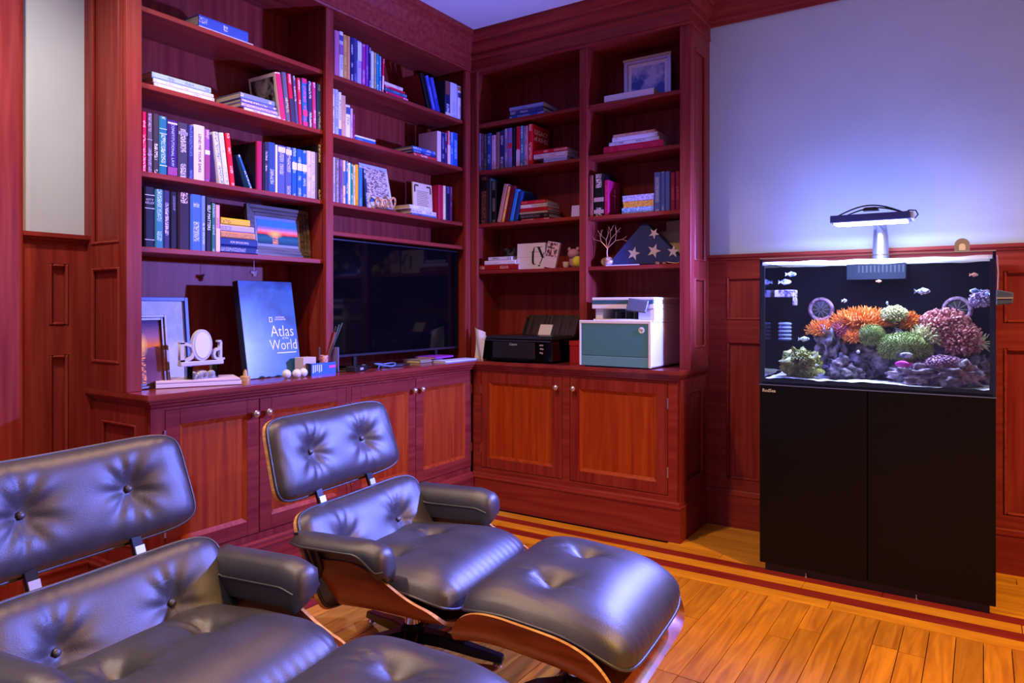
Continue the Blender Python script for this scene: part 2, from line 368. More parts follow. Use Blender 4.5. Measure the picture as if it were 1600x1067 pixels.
def framed(mb_frame, rects, plane, axis, thick, face):
    pass
def wainscot(name, label, along0, along1, cells, wall, m_panel, m_frame):
    """frame-and-panel boards on a wall; cells = [(a0,a1,z0,z1)] recessed panels. wall 'back' or 'left'."""
    root = thing(name, label, 'wainscot'); del root['category']; root['kind'] = 'structure'
    t = .02
    as_ = sorted({along0, along1} | {c[0] for c in cells} | {c[1] for c in cells}); zs = sorted({0.15, 1.46} | {c[2] for c in cells} | {c[3] for c in cells})
    fr = MB()
    def put(mb, a0, a1, d0, d1, z0, z1):
        if wall == 'back': mb.box(a0, a1, YW - d1, YW - d0, z0, z1)
        else: mb.box(XW + d0, XW + d1, a0, a1, z0, z1)
    def infree(a, z): return not any(c[0] < a < c[1] and c[2] < z < c[3] for c in cells)
    # vertical stiles full height where no cell column, rails elsewhere
    for a0, a1 in zip(as_, as_[1:]):
        z = zs[0]; start = None
        for z0, z1 in zip(zs, zs[1:]):
            if infree((a0 + a1) / 2, (z0 + z1) / 2):
                if start is None: start = z0
            else:
                if start is not None: put(fr, a0, a1, 0, t, start, z0)
                start = None
        if start is not None: put(fr, a0, a1, 0, t, start, zs[-1])
    part('frame', fr, m_frame, root)
    for a0, a1, z0, z1 in cells:
        p = MB(); put(p, a0, a1, .001, .006, z0, z1); part('panel', p, m_panel, root)
        bd = MB(); w_ = .014
        for (b0, b1, c0, c1) in ((a0, a0 + w_, z0, z1), (a1 - w_, a1, z0, z1), (a0 + w_, a1 - w_, z0, z0 + w_), (a0 + w_, a1 - w_, z1 - w_, z1)): put(bd, b0, b1, .0, .0245, c0, c1)
        part('panel_moulding', bd, m_frame, root, bevel=.006)
cells = []
for a0, a1 in ((-1.185, -.68), (-.60, -.02), (.075, .66), (.74, 1.33), (1.41, 2.0)): cells += [(a0, a1, 1.135, 1.372), (a0, a1, .262, 1.02)]
wainscot('trim_7', 'cherry panelled wainscot below the chair rail behind the aquarium', -1.30, XMAX, cells, 'back', CZ, CX)
cells = [(1.312, 1.385, 1.135, 1.378), (1.312, 1.385, .262, 1.02)]
wainscot('trim_8', 'cherry wainscot with narrow panels left of the bookcase', 1.16, YL0 + .02, cells, 'left', CZ, CZ)
struct('trim_6', bx(XW, XW + .05, .62, 1.212, 0, CEI), CZ, 'broad red cherry door casing at the left edge', bevel=.004)

# ================================================================= BUILT-IN BOOKCASES
SH = .022
def mould_rect(mb, axis, pos, a0, a1, z0, z1, wdt=.014, h=.008):
    """raised moulding frame on a plane; axis 'x' : plane x=pos facing +X, '-y' : plane y=pos facing -Y, 'x' uses a=y"""
    for (b0, b1, c0, c1) in ((a0, a0 + wdt, z0, z1), (a1 - wdt, a1, z0, z1), (a0 + wdt, a1 - wdt, z0, z0 + wdt), (a0 + wdt, a1 - wdt, z1 - wdt, z1)):
        if axis == 'x': mb.box(pos, pos + h, b0, b1, c0, c1)
        else: mb.box(b0, b1, pos - h, pos, c0, c1)
# ---- left upper bookcase
bl = thing('bookcase', 'tall built-in cherry bookcase on the left wall, television in its right bay', 'bookcase', (UL, YL0, CT))
def bl_part(name, mb, m, **k):
    o = part(name, mb, m, bl, **k); o.location = (-UL, -YL0, -CT); return o
bl_part('back_panel', bx(XW + .002, XW + .016, YL0 + .017, YW - .004, CT, 2.80), CZ)
for z in (0,):
    bl_part('stile', bx(UL - .022, UL, YL0 - .012, 1.513, CT, 2.71), CZ, bevel=.002)
    bl_part('stile', bx(UL - .022, UL, 2.443, 2.492, CT, 2.71), CZ, bevel=.002)
    bl_part('stile', bx(UL - .022, UL, 3.592, UR, CT, 2.71), CZ, bevel=.002)
bl_part('divider', bx(XW + .016, UL - .022, 2.456, 2.479, CT, 2.71), CZ)
bl_part('side_panel', bx(XW + .016, UL - .022, 3.622, 3.64, CT, 2.71), CZ)
bl_part('top_rail', bx(UL - .022, UL, YL0, UR, 2.7101, 2.80), CY)
bl_part('top_board', bx(XW + .016, UL - .022, YL0 + .0165, 3.64, 2.712, 2.745), CY)
# end panel facing the room entrance, frame and two recessed panels
e = MB(); e.box(XW, UL - .0225, YL0, YL0 + .016, CT, 2.80)
bl_part('end_panel', e, CZ)
fr = MB(); t = .012
xa, xb = XW + .055, UL - .05
for (x0, x1, z0, z1) in ((XW, xa, CT, 2.78), (xb, UL - .0225, CT, 2.78), (xa, xb, CT, .985), (xa, xb, 1.365, 1.455), (xa, xb, 2.60, 2.78)): fr.box(x0, x1, YL0 - t, YL0, z0, z1)
bl_part('end_frame', fr, CZ)
md = MB(); mould_rect(md, '-y', YL0, xa, xb, .985, 1.365, .014, .016); mould_rect(md, '-y', YL0, xa, xb, 1.455, 2.60, .014, .016)
bl_part('end_moulding', md, CZ, bevel=.005)
ZL = [2.395, 2.0935, 1.7445, 1.4465]
for z in ZL: bl_part('shelf', bx(XW + .016, UL - .028, YL0 + .017, 2.455, z - SH, z), CY, bevel=.0025)
for z in ZL[:3] + [1.595]: bl_part('shelf', bx(XW + .016, UL - .028, 2.480, 3.621, z - SH, z), CY, bevel=.0025)
# ---- right upper bookcase
br = thing('bookcase', 'built-in cherry bookcase on the back wall with printers at its foot', 'bookcase', (XE, UR, CT))
def br_part(name, mb, m, **k):
    o = part(name, mb, m, br, **k); o.location = (-XE, -UR, -CT); return o
br_part('back_panel', bx(-2.735, XE - .019, YW - .016, YW - .002, CT, 2.80), CZ)
for x0, x1 in ((UL + .001, -2.68), (-1.948, -1.899), (-1.345, XE + .012)): br_part('stile', bx(x0, x1, UR, UR + .022, CT, 2.71), CZ, bevel=.002)
br_part('side_panel', bx(-2.728, -2.712, UR + .022, YW - .016, CT, 2.71), CZ)
br_part('divider', bx(-1.937, -1.913, UR + .022, YW - .016, CT, 2.71), CZ)
br_part('top_rail', bx(UL, XE, UR, UR + .022, 2.71, 2.80), CX)
br_part('top_board', bx(-2.728, XE - .0185, UR + .022, YW - .016, 2.712, 2.745), CX)
e = MB(); e.box(XE - .018, XE, UR + .0225, YW, CT, 2.80)
br_part('end_panel', e, CZ)
fr = MB()
ya, yb = UR + .06, YW - .075
for (y0, y1, z0, z1) in ((UR + .0225, ya, CT, 2.78), (yb, YW, CT, 2.78), (ya, yb, CT, .985), (ya, yb, 1.365, 1.455), (ya, yb, 2.60, 2.78)): fr.box(XE, XE + .012, y0, y1, z0, z1)
br_part('end_frame', fr, CZ)
md = MB(); mould_rect(md, 'x', XE, ya, yb, .985, 1.365, .014, .016); mould_rect(md, 'x', XE, ya, yb, 1.455, 2.60, .014, .016)
br_part('end_moulding', md, CZ, bevel=.005)
ZRA = [2.377, 2.076, 1.738, 1.440]; ZRB = [2.374, 2.082, 1.731, 1.441]
for z in ZRA: br_part('shelf', bx(-2.711, -1.938, UR + .028, YW - .016, z - SH, z), CX, bevel=.0025)
for z in ZRB: br_part('shelf', bx(-1.912, XE - .019, UR + .028, YW - .016, z - SH, z), CX, bevel=.0025)

# ---- counter
def Lpoly(o): return [(XW, 1.446 + o), (-2.57 - o, 1.446 + o), (-2.57 - o, 3.475 + o), (-1.272 - o, 3.475 + o), (-1.272 - o, YW), (XW, YW)]
cmb = MB().prism(Lpoly(.004), .855, CT); cmb.prism(Lpoly(0), .861, .876); cmb.prism(Lpoly(.014), .843, .855); cmb.prism(Lpoly(.026), .828, .843)
tag(part('counter', cmb, noise_mat('cherry_counter', CH1, CH2, scale=(12, 2.2, 20), detail=5, rough=.2, contrast=(.3, .72), coat=.4, distort=.6)), 'continuous polished cherry counter running around the corner under both bookcases', 'counter')

# ---- base cabinets
def knob(parent, loc, direction):
    mb = MB().lathe([(.005, 0), (.005, .012), (.009, .016), (.0155, .022), (.0155, .028), (.010, .034), (.003, .036)], 14)
    R = Matrix.Rotation(PI / 2, 4, 'Y') if direction == 'x' else Matrix.Rotation(PI / 2, 4, 'X')
    mb.xform(R)
    return part('knob', mb, mat('pewter_knob', (0.62, 0.55, 0.48), .28, .85), parent, smooth=40, loc=loc)
def door(parent, side, a0, a1, z0, z1, plane, knob_a):
    """frame and recessed panel door"""
    t = .02; w_ = .06
    def bxs(mb, b0, b1, d0, d1, c0, c1):
        if side == 'x': mb.box(plane + d0, plane + d1, b0, b1, c0, c1)
        else: mb.box(b0, b1, plane - d1, plane - d0, c0, c1)
    mb = MB(); bxs(mb, a0, a0 + w_, 0, t, z0, z1); bxs(mb, a1 - w_, a1, 0, t, z0, z1); bxs(mb, a0 + w_, a1 - w_, 0, t, z0, z0 + w_); bxs(mb, a0 + w_, a1 - w_, 0, t, z1 - w_, z1)
    d = part('door', mb, CY if side == 'x' else CZ, parent, bevel=.0015)
    p = MB(); bxs(p, a0 + w_, a1 - w_, .002, .008, z0 + w_, z1 - w_); part('panel', p, CPANEL, d)
    q = MB(); e_ = .017
    def pt(a, dd, zz): return (plane + dd, a, zz) if side == 'x' else (a, plane - dd, zz)
    A0, A1, Z0, Z1 = a0 + w_, a1 - w_, z0 + w_, z1 - w_
    q.v = [pt(*c) for c in ((A0, .0195, Z0), (A1, .0195, Z0), (A1, .0195, Z1), (A0, .0195, Z1), (A0 + e_, .0085, Z0 + e_), (A1 - e_, .0085, Z0 + e_), (A1 - e_, .0085, Z1 - e_), (A0 + e_, .0085, Z1 - e_), (A0, .004, Z0), (A1, .004, Z0), (A1, .004, Z1), (A0, .004, Z1))]
    for k in range(4): n_ = (k + 1) % 4; q.face([k, n_, 4 + n_, 4 + k]); q.face([4 + k, 4 + n_, 8 + n_, 8 + k]); q.face([8 + k, 8 + n_, n_, k])
    part('panel_bead', q, CPANEL, d)
    knob(d, (plane + t, knob_a, .752) if side == 'x' else (knob_a, plane - t, .752), side)
    ha = a0 - .003 if abs(knob_a - a1) < abs(knob_a - a0) else a1 + .003
    for hz in (z0 + .09, z1 - .13):
        h = MB(); bxs(h, ha - .004, ha + .004, .004, t + .004, hz, hz + .055); part('hinge', h, NICKEL, d)
    return d
FLX, FRY = -2.63, 3.53
plinth = [(0, 0), (.022, 0), (.022, .168), (.027, .172), (.027, .180), (.018, .184), (.016, .196), (.008, .204), (0, .204)]
cl = thing('base_cabinet', 'cherry base cabinet with four panelled doors under the left bookcase', 'cabinet', (FLX, 1.48, 0))
def cl_part(name, mb, m, **k):
    o = part(name, mb, m, cl, **k); o.location = (-FLX, -1.48, 0); return o
cl_part('body', bx(XW + .002, FLX, 1.48, 3.50, 0, .8275), CZ)
ff = MB()
for a0, a1, z0, z1 in ((1.48, 1.535, .232, .813), (2.468, 2.499, .232, .813), (3.49, FRY - .045, .232, .813), (1.48, FRY - .045, .813, .828), (1.48, FRY - .045, .20, .232)): ff.box(FLX, FLX + .019, a0, a1, z0, z1)
cl_part('face_frame', ff, CZ)
ef = MB()
for x0, x1, z0, z1 in ((XW + .03, XW + .10, .2, .828), (FLX - .06, FLX, .2, .828), (XW + .10, FLX - .06, .2, .28), (XW + .10, FLX - .06, .76, .828)): ef.box(x0, x1, 1.468, 1.48, z0, z1)
cl_part('end_frame', ef, CZ)
md = MB(); mould_rect(md, '-y', 1.48, XW + .10, FLX - .06, .28, .76, .014, .015); cl_part('end_moulding', md, CZ, bevel=.005)
cl_part('plinth', MB().sweep([(XW, 1.475), (FLX + .02, 1.475), (FLX + .02, FRY - .045)], plinth), CY)
for a0, a1, ka in ((1.537, 1.960, 1.930), (1.964, 2.466, 1.995), (2.501, 2.978, 2.948), (2.982, 3.488, 3.013)):
    d = door(cl, 'x', a0, a1, .235, .811, FLX, ka); d.location = (-FLX, -1.48, 0)
cr_ = thing('base_cabinet', 'cherry base cabinet with two panelled doors below the printers', 'cabinet', (-1.31, FRY, 0))
def cr_part(name, mb, m, **k):
    o = part(name, mb, m, cr_, **k); o.location = (1.31, -FRY, 0); return o
cr_part('body', bx(FLX + .001, -1.31, FRY, YW - .002, 0, .8275), CZ)
ff = MB()
for a0, a1, z0, z1 in ((FLX + .02, -2.552, .232, .813), (-1.984, -1.937, .232, .813), (-1.358, -1.31, .232, .813), (FLX + .02, -1.31, .813, .828), (FLX + .02, -1.31, .2, .232)): ff.box(a0, a1, FRY - .019, FRY, z0, z1)
cr_part('face_frame', ff, CX)
ef = MB()
for y0, y1, z0, z1 in ((FRY, FRY + .07, .2, .828), (YW - .08, YW - .022, .2, .828), (FRY + .07, YW - .08, .2, .28), (FRY + .07, YW - .08, .76, .828)): ef.box(-1.31, -1.298, y0, y1, z0, z1)
cr_part('end_frame', ef, CZ)
md = MB(); mould_rect(md, 'x', -1.31, FRY + .07, YW - .08, .28, .76, .014, .015); cr_part('end_moulding', md, CZ, bevel=.005)
cr_part('plinth', MB().sweep([(FLX + .02, FRY - .014), (-1.309, FRY - .014), (-1.309, YW - .04)], plinth), CX)
for a0, a1, ka in ((-2.549, -1.987, -2.016), (-1.934, -1.361, -1.905)):
    d = door(cr_, 'y', a0, a1, .235, .811, FRY, ka); d.location = (1.31, -FRY, 0)

# ================================================================= LOUNGE CHAIRS
def squircle(a, b, n=7.0):
    if a == 0 and b == 0: return 0.0, 0.0
    k = max(abs(a), abs(b)) / (abs(a) ** n + abs(b) ** n) ** (1 / n)
    return a * k, b * k
def sstep(e0, e1, x):
    t = max(0.0, min(1.0, (x - e0) / (e1 - e0))); return t * t * (3 - 2 * t)
def pillow(pos, nrm, T, tufts, nu=64, nv=44, tuft_d=.030, wr=.0028, flat_p=5.0, n=7.0, wl=None, edge=None):
    """closed cushion: pos(s,t)->Vector base surface, bulging T along nrm(s,t); tufts = [(s,t)] pulled in."""
    mb = MB()
    tp = [pos(*c) for c in tufts]
    def top(i, j):
        a, b = 2 * i - 1, 2 * j - 1; s, t = squircle(a, b, n); q = max(abs(a), abs(b))
        p = pos(s, t); N = nrm(s, t)
        h = T * (max(0, 1 - q ** flat_p)) ** .5 * (1 + .10 * (1 - s * s) * (1 - t * t))
        for c, pc in zip(tufts, tp):
            v = p - pc; d = v.length
            h -= tuft_d * math.exp(-(d / .045) ** 2) + tuft_d * .45 * math.exp(-(d / .11) ** 2)
            ang = math.atan2(v.dot(Vector((0, 1, 0))), v.dot(Vector((.3, 0, .95)))) if d > 1e-5 else 0
            h += wr * math.sin(ang * 9 + 1.3 * c[0]) * math.exp(-((d - .06) / .05) ** 2)
            # long pull creases running down from the button
            h -= wr * 1.6 * math.exp(-((v.y - .012) / .007) ** 2) * (1 if (t - c[1]) < 0 else .35) * math.exp(-abs(d - .05) / .07)
        # gathered wrinkles near the seam
        if wl: h += wl * math.sin(s * 55 + 3 * math.sin(t * 4)) * math.exp(-((1 - q) / .16) ** 2) * min(1, (1 - q) / .03)
        return p + N * max(h, .001 if q < 1 else 0)
    mb.grid(top, nu, nv)
    mb.grid(lambda i, j: pos(*squircle(2 * i - 1, 2 * j - 1, n)) - nrm(*squircle(2 * i - 1, 2 * j - 1, n)) * .001, nu, nv, flip=True)
    return mb
def rim(pos, nrm, off, n=7.0, k=120, sc=1.0):
    out = []
    for i in range(k):
        a = 2 * PI * i / k; c, s_ = math.cos(a), math.sin(a); m = max(abs(c), abs(s_)); s, t = squircle(c / m, s_ / m, n)
        out.append(pos(s * sc, t * sc) + nrm(s * sc, t * sc) * off)
    return out
def shell(pos, nrm, thick, n=7.0, nu=40, nv=28):
    mb = MB()
    f = lambda o: (lambda i, j: pos(*squircle(2 * i - 1, 2 * j - 1, n)) + nrm(*squircle(2 * i - 1, 2 * j - 1, n)) * o)
    mb.grid(f(0), nu, nv); mb.grid(f(-thick), nu, nv, flip=True)
    b2 = (nu + 1) * (nv + 1); idx = lambda i, j: j * (nu + 1) + i
    per = [idx(i, 0) for i in range(nu)] + [idx(nu, j) for j in range(nv)] + [idx(i, nv) for i in range(nu, 0, -1)] + [idx(0, j) for j in range(nv, 0, -1)]
    for i in range(len(per)): a, b = per[i], per[(i + 1) % len(per)]; mb.face([b, a, a + b2, b + b2], 1)
    return mb
def numeric_normal(pos, ref):
    def f(s, t):
        e = .01; a = pos(min(s + e, 1), t) - pos(max(s - e, -1), t); b = pos(s, min(t + e, 1)) - pos(s, max(t - e, -1)); n = a.cross(b)
        n = n.normalized() if n.length > 1e-9 else Vector(ref)
        return n if n.dot(Vector(ref)) > 0 else -n
    return f
def upright_panel(c, T, w_, h, curve, curl=0.0):
    c = Vector((c[0], 0, c[1])); T = Vector((T[0], 0, T[1])).normalized(); N = Vector((T.z, 0, -T.x))
    def pos(s, t): return c + T * (t * h / 2) + N * (curve * (s * s - 1) + curl * t * t) + Vector((0, s * w_ / 2 * (1 - .03 * t), 0))
    return pos, (lambda s, t: (N - Vector((0, 1, 0)) * (curve * 4 * s / w_)).normalized())
def button(parent, p, N):
    mb = MB().sphere((0, 0, 0), (.011, .011, .006), 10, 6); R = N.to_track_quat('Z', 'Y').to_matrix().to_4x4(); mb.xform(Matrix.Translation(p) @ R)
    part('button', mb, LEATHER, parent, smooth=60)
def star_base(parent, nlegs, R, hub, top, a0):
    for i in range(nlegs):
        a = a0 + 2 * PI * i / nlegs; mb = MB()
        st = [(0.02, .078, .030, .026), (.12, .068, .026, .024), (R * .7, .046, .022, .020), (R, .030, .018, .016)]
        b = len(mb.v)
        for r, z, hw, hh in st: mb.v += [(r, -hw, z - hh), (r, hw, z - hh), (r, hw * .8, z + hh * .6), (r, -hw * .8, z + hh * .6)]
        for k in range(3):
            for j in range(4): q = (j + 1) % 4; mb.face([b + 4 * k + j, b + 4 * k + q, b + 4 * k + 4 + q, b + 4 * k + 4 + j])
        mb.face([b, b + 1, b + 2, b + 3]); mb.face([b + 12, b + 13, b + 14, b + 15])
        mb.xform(Matrix.Rotation(a, 4, 'Z')); lg = part('leg', mb, BLACKMET, parent, bevel=.004)
        g = MB().lathe([(.016, 0), (.017, .006), (.012, .014), (.006, .02)], 12, c=(math.cos(a) * (R - .02), math.sin(a) * (R - .02), 0)); part('glide', g, CHROME, lg, smooth=40)
    part('post', MB().lathe([(.034, .06), (.036, .10), (.026, .115), (.024, top - .03), (.05, top - .02), (.06, top)], 20), CHROME, parent, smooth=40)
    part('swivel_collar', MB().lathe([(.037, .085), (.042, .09), (.042, .105), (.030, .112)], 20), BLACKMET, parent, smooth=40)

def seat_pos(s, t):
    u = .045 + .285 * t
    z = .252 + .018 * t + .05 * max(0, -t - .4) ** 2
    rise = .082 - .022 * max(0, t - .3) / .7 + .095 * sstep(.75, -.25, t) * sstep(-1.02, -.72, t)
    v = (.318 + .014 * (1 - t) / 2) * (1 - (1 - abs(s)) ** 1.7) * (1 if s >= 0 else -1)
    return Vector((u, v, z + rise * abs(s) ** 4.5))
def cush_pos(s, t):
    u = .045 + .283 * t
    z = .312 + .026 * t - .045 * max(0, t - .45) ** 2 / .3
    return Vector((u, s * .304, z + (.012 + .030 * sstep(.8, -.2, t)) * abs(s) ** 3.2))
def arm_mesh(sg):
    mb = MB(); st = []
    L0, L1 = -.215, .150; n = 22
    for i in range(n + 1):
        k = i / n; u = L0 + (L1 - L0) * k
        fr_ = sstep(.62, 1.0, k); bk = sstep(.0, .22, k)
        ztop = .490 + .010 * k - .016 * sstep(.8, 1, k); th_out = .030 + .052 * sstep(.72, .98, k); th_in = .030 + .080 * bk
        vin, vout = .298 + .012 * (1 - bk), .398 - .02 * (1 - bk) - .012 * fr_
        end = math.sqrt(max(0, 1 - (max(0, k - .955) / .06) ** 2)) * math.sqrt(max(0, 1 - (max(0, .05 - k) / .05) ** 2)); end = max(end, .12)
        sec = []
        pts = [(vin, ztop - th_in), (vin - .008, ztop - th_in * .5), (vin + .004, ztop - .008), (vin + .03, ztop + .006), (vin + .06, ztop + .008), (vout - .02, ztop + .002), (vout, ztop - .012), (vout + .002, ztop - th_out * .7), (vout - .012, ztop - th_out), (vin + .05, ztop - th_out - .004), (vin + .025, ztop - th_in * .95)]
        cv = sum(p[0] for p in pts) / len(pts); cz = sum(p[1] for p in pts) / len(pts)
        st.append([(u, sg * (cv + (v - cv) * end), cz + (z - cz) * end) for v, z in pts])
    m = len(st[0])
    for r in st: mb.v += r
    for i in range(n):
        for j in range(m): q = (j + 1) % m; mb.face([i * m + j, i * m + q, (i + 1) * m + q, (i + 1) * m + j])
    mb.face(list(range(m))); mb.face([n * m + j for j in range(m)])
    seam = [st[i][7] for i in range(n + 1)]; seam2 = [st[i][1] for i in range(2, n)]
    return mb, seam, seam2
def make_chair():
    root = thing('lounge_chair', '', 'chair')
    star_base(root, 5, .33, 0, .255, math.radians(10))
    nr = numeric_normal(seat_pos, (0, 0, 1))
    part('seat_shell', shell(seat_pos, nr, .011), [WALNUT, PLYEDGE], root, smooth=40)
    nc = numeric_normal(cush_pos, (0, 0, 1))
    sc = part('seat_cushion', pillow(cush_pos, nc, .092, [(-.42, -.14), (.42, -.14)], tuft_d=.036, wl=.0016, flat_p=3.6), LEATHER, root, smooth=80)
    part('piping', MB().loop(rim(cush_pos, nc, .004), .0045), LEATHER, sc, smooth=80)
    for nm, c, T, w_, h, cv, tf in (('backrest', (-.158, .402), (-.46, .888), .695, .325, .055, [(-.46, .05), (.46, .05)]), ('headrest', (-.332, .697), (-.30, .954), .665, .285, .045, [(-.44, .02), (.44, .02)])):
        pos, nf = upright_panel(c, T, w_, h, cv)
        part(nm + '_shell', shell(lambda s, t, pos=pos: pos(s * 1.012, t * 1.02), nf, .011), [WALNUT, PLYEDGE], root, smooth=40)
        cu = part(nm + '_cushion', pillow(pos, nf, .062, tf, tuft_d=.024, wl=.0012), LEATHER, root, smooth=80)
        part('piping', MB().loop(rim(pos, nf, .004), .0045), LEATHER, cu, smooth=80)
        for s, t in tf: button(cu, pos(s, t) + nf(s, t) * .036, nf(s, t))
    for sg in (-1, 1):
        mb, sm, sm2 = arm_mesh(sg); a = part('armrest', mb, LEATHER, root, smooth=55)
        part('piping', MB().tube(sm, .004, 6).tube(sm2, .0035, 6), LEATHER, a, smooth=80)
        br2 = MB().tube([(-.14, sg * .345, .455), (-.12, sg * .338, .39), (-.15, sg * .325, .33)], [.022, .017, .02], 8); part('armrest_bracket', br2, BLACKPL, root, smooth=50)
        sp = MB().box(-.006, .006, -.016, .016, -.16, .16)
        o = part('back_brace', sp, BLACKMET, root, bevel=.002, loc=(-.295, sg * .14, .55), rot=(0, -.36, 0))
        part('brace_clip', bx(.006, .012, -.014, .014, -.03, -.005), mat('clip_aluminium', (.55, .58, .66), .3, .9), o)
    return root
def ott_pos(s, t):
    u = .256 * t; z = .268 - .026 * t - .030 * max(0, abs(t) - .25) ** 2 / .56 - .02 * max(0, t - .2) ** 2
    v = .317 * (1 - (1 - abs(s)) ** 1.8) * (1 if s >= 0 else -1)
    return Vector((u, v, z + .105 * (1 - .10 * max(0, t) ** 2) * abs(s) ** 5))
def ottc_pos(s, t):
    u = .253 * t; z = .352 - .024 * t - .030 * max(0, abs(t) - .2) ** 2 / .5 - .030 * max(0, t - .2) ** 2
    return Vector((u, s * .306, z + .016 * abs(s) ** 3))
def make_ottoman():
    root = thing('ottoman', '', 'ottoman')
    star_base(root, 4, .27, 0, .275, math.radians(25))
    nr = numeric_normal(ott_pos, (0, 0, 1)); nc = numeric_normal(ottc_pos, (0, 0, 1))
    part('ottoman_shell', shell(ott_pos, nr, .011), [WALNUT, PLYEDGE], root, smooth=40)
    cu = part('ottoman_cushion', pillow(ottc_pos, nc, .090, [(-.42, -.12), (.42, -.12)], tuft_d=.034, wl=.0016, flat_p=3.6), LEATHER, root, smooth=80)
    part('piping', MB().loop(rim(ottc_pos, nc, .004), .0045), LEATHER, cu, smooth=80)
    return root
def copy_tree(o, parent=None):
    c = o.copy(); COL.objects.link(c)
    if parent: c.parent = parent
    for ch in list(o.children): copy_tree(ch, c)
    return c
ch2 = make_chair(); ch2.location = (-1.66, 1.878, 0); ch2.rotation_euler.z = math.radians(7.2)
ch2['label'] = 'black tufted leather lounge chair with rosewood shell, further back, against the cabinets'; ch2['group'] = 'lounge chairs'
ch1 = copy_tree(ch2); ch1.location = (-1.648, .969, 0); ch1.rotation_euler.z = math.radians(7.3)
ch1['label'] = 'black tufted leather lounge chair nearest the camera, cut off at the left edge'
ot2 = make_ottoman(); ot2.location = (-1.018, 1.888, 0); ot2.rotation_euler.z = math.radians(5.5)
ot2['label'] = 'black leather ottoman with rosewood shell, wholly in view beside the plank floor'; ot2['group'] = 'ottomans'
ot1 = copy_tree(ot2); ot1.location = (-1.01, 1.015, 0); ot1.rotation_euler.z = math.radians(9)
ot1['label'] = 'black leather ottoman in front, cut off by the bottom edge'

# ================================================================= BOOKS
SPL, SPR = -2.775, 3.69
BAYN = {'A': 'leftmost bay', 'B': 'television bay', 'C': 'black-printer bay', 'D': 'white-printer bay'}
SHN = ['top shelf', 'second shelf', 'third shelf', 'fourth shelf']
def cname(h):
    import colorsys
    r, g, b = [int(h[i:i + 2], 16) / 255 for i in (0, 2, 4)]; hh, ss, v = colorsys.rgb_to_hsv(r, g, b); hh *= 360
    if v < .2: return 'black'
    if ss < .16: return 'white' if v > .75 else 'grey'
    if v < .42 and 200 < hh < 280: return 'navy'
    if v < .42 and (hh < 30 or hh > 320): return 'maroon'
    for lim, n in ((12, 'red'), (42, 'tan' if ss < .55 else 'orange'), (65, 'cream' if ss < .4 else 'yellow'), (165, 'green'), (200, 'teal'), (255, 'blue'), (292, 'purple'), (345, 'magenta' if ss > .55 else 'pink'), (361, 'red')):
        if hh < lim:
            return ('pale ' + n) if ss < .35 and n in ('blue', 'purple', 'teal', 'red', 'pink') and v > .6 else n
    return 'dark'
def book_meshes(t, h, d):
    b = min(.003, t * .22); mb = MB(); prof = [(-t / 2, d), (-t / 2, .004), (-t / 2 + t * .16, 0), (t / 2 - t * .16, 0), (t / 2, .004), (t / 2, d), (t / 2 - b, d), (t / 2 - b, .007), (-t / 2 + b, .007), (-t / 2 + b, d)]
    n = len(prof)
    mb.v = [(x, y, 0) for x, y in prof] + [(x, y, h) for x, y in prof]
    for i in range(n): j = (i + 1) % n; mb.face([i, j, n + j, n + i])
    for z in (0, n):
        for q in ((0, 1, 8, 9), (1, 2, 3, 4), (1, 4, 7, 8), (4, 5, 6, 7)): mb.face([z + k for k in q])
    pg = MB().box(-t / 2 + b, t / 2 - b, .0065, d - .004, .003, h - .003)
    return mb, pg
def book(loc, rot, t, h, d, col, ink, label, group, title=None, patches=(), name='book', pages=True):
    root = thing(name, label, 'book', loc, rot, group)
    mb, pg = book_meshes(t, h, d)
    c = part('cover', mb, COVER, root); c.color = (*lin(col), 1); c['ink'] = list(lin(ink)) + [1.0]
    part('pages', pg, PAGES, root)
    for (z0, z1, pc) in patches: part('spine_label', bx(-t * .46, t * .46, -.0006, .002, h * z0, h * z1), flat(pc), root)
    if title:
        txt, size, tc, zc, vert, sx = title
        me = text_mesh(txt, size, .0004, sx=sx)
        R = Matrix(((1, 0, 0), (0, 0, -1), (0, 1, 0)))
        if vert: R = R @ Matrix.Rotation(-PI / 2, 3, 'Z')
        link('spine_title', me, flat(tc), root, (0, -.0008, h * zc), R.to_euler())
    return root
def row(bay, sh, z, items, start=1, depth=.165, extra={}, grp=None):
    left = bay in 'AB'; rz = PI / 2 if left else 0
    for k, (a, t, h, lean, col, ink) in enumerate(items):
        lr = math.radians(lean); zz = z + abs(math.sin(lr)) * t / 2 + .0004
        pos = a + t / 2
        loc = (SPL, pos, zz) if left else (pos, SPR, zz)
        ex = extra.get(k, {})
        st = 'leaning ' if abs(lean) > 3 else 'upright '
        lab = ex.get('label') or f"{st}{cname(col)} book, {ORD[start - 1 + k]} from left, {SHN[sh]} of the {BAYN[bay]}"
        book(loc, (0, lr, rz), t, h, ex.get('d', depth + ((k * 37) % 5 - 2) * .006), col, ex.get('ink', ink), lab, f"upright books, {SHN[sh]}, {BAYN[bay]}", ex.get('title'), ex.get('patches', ()))
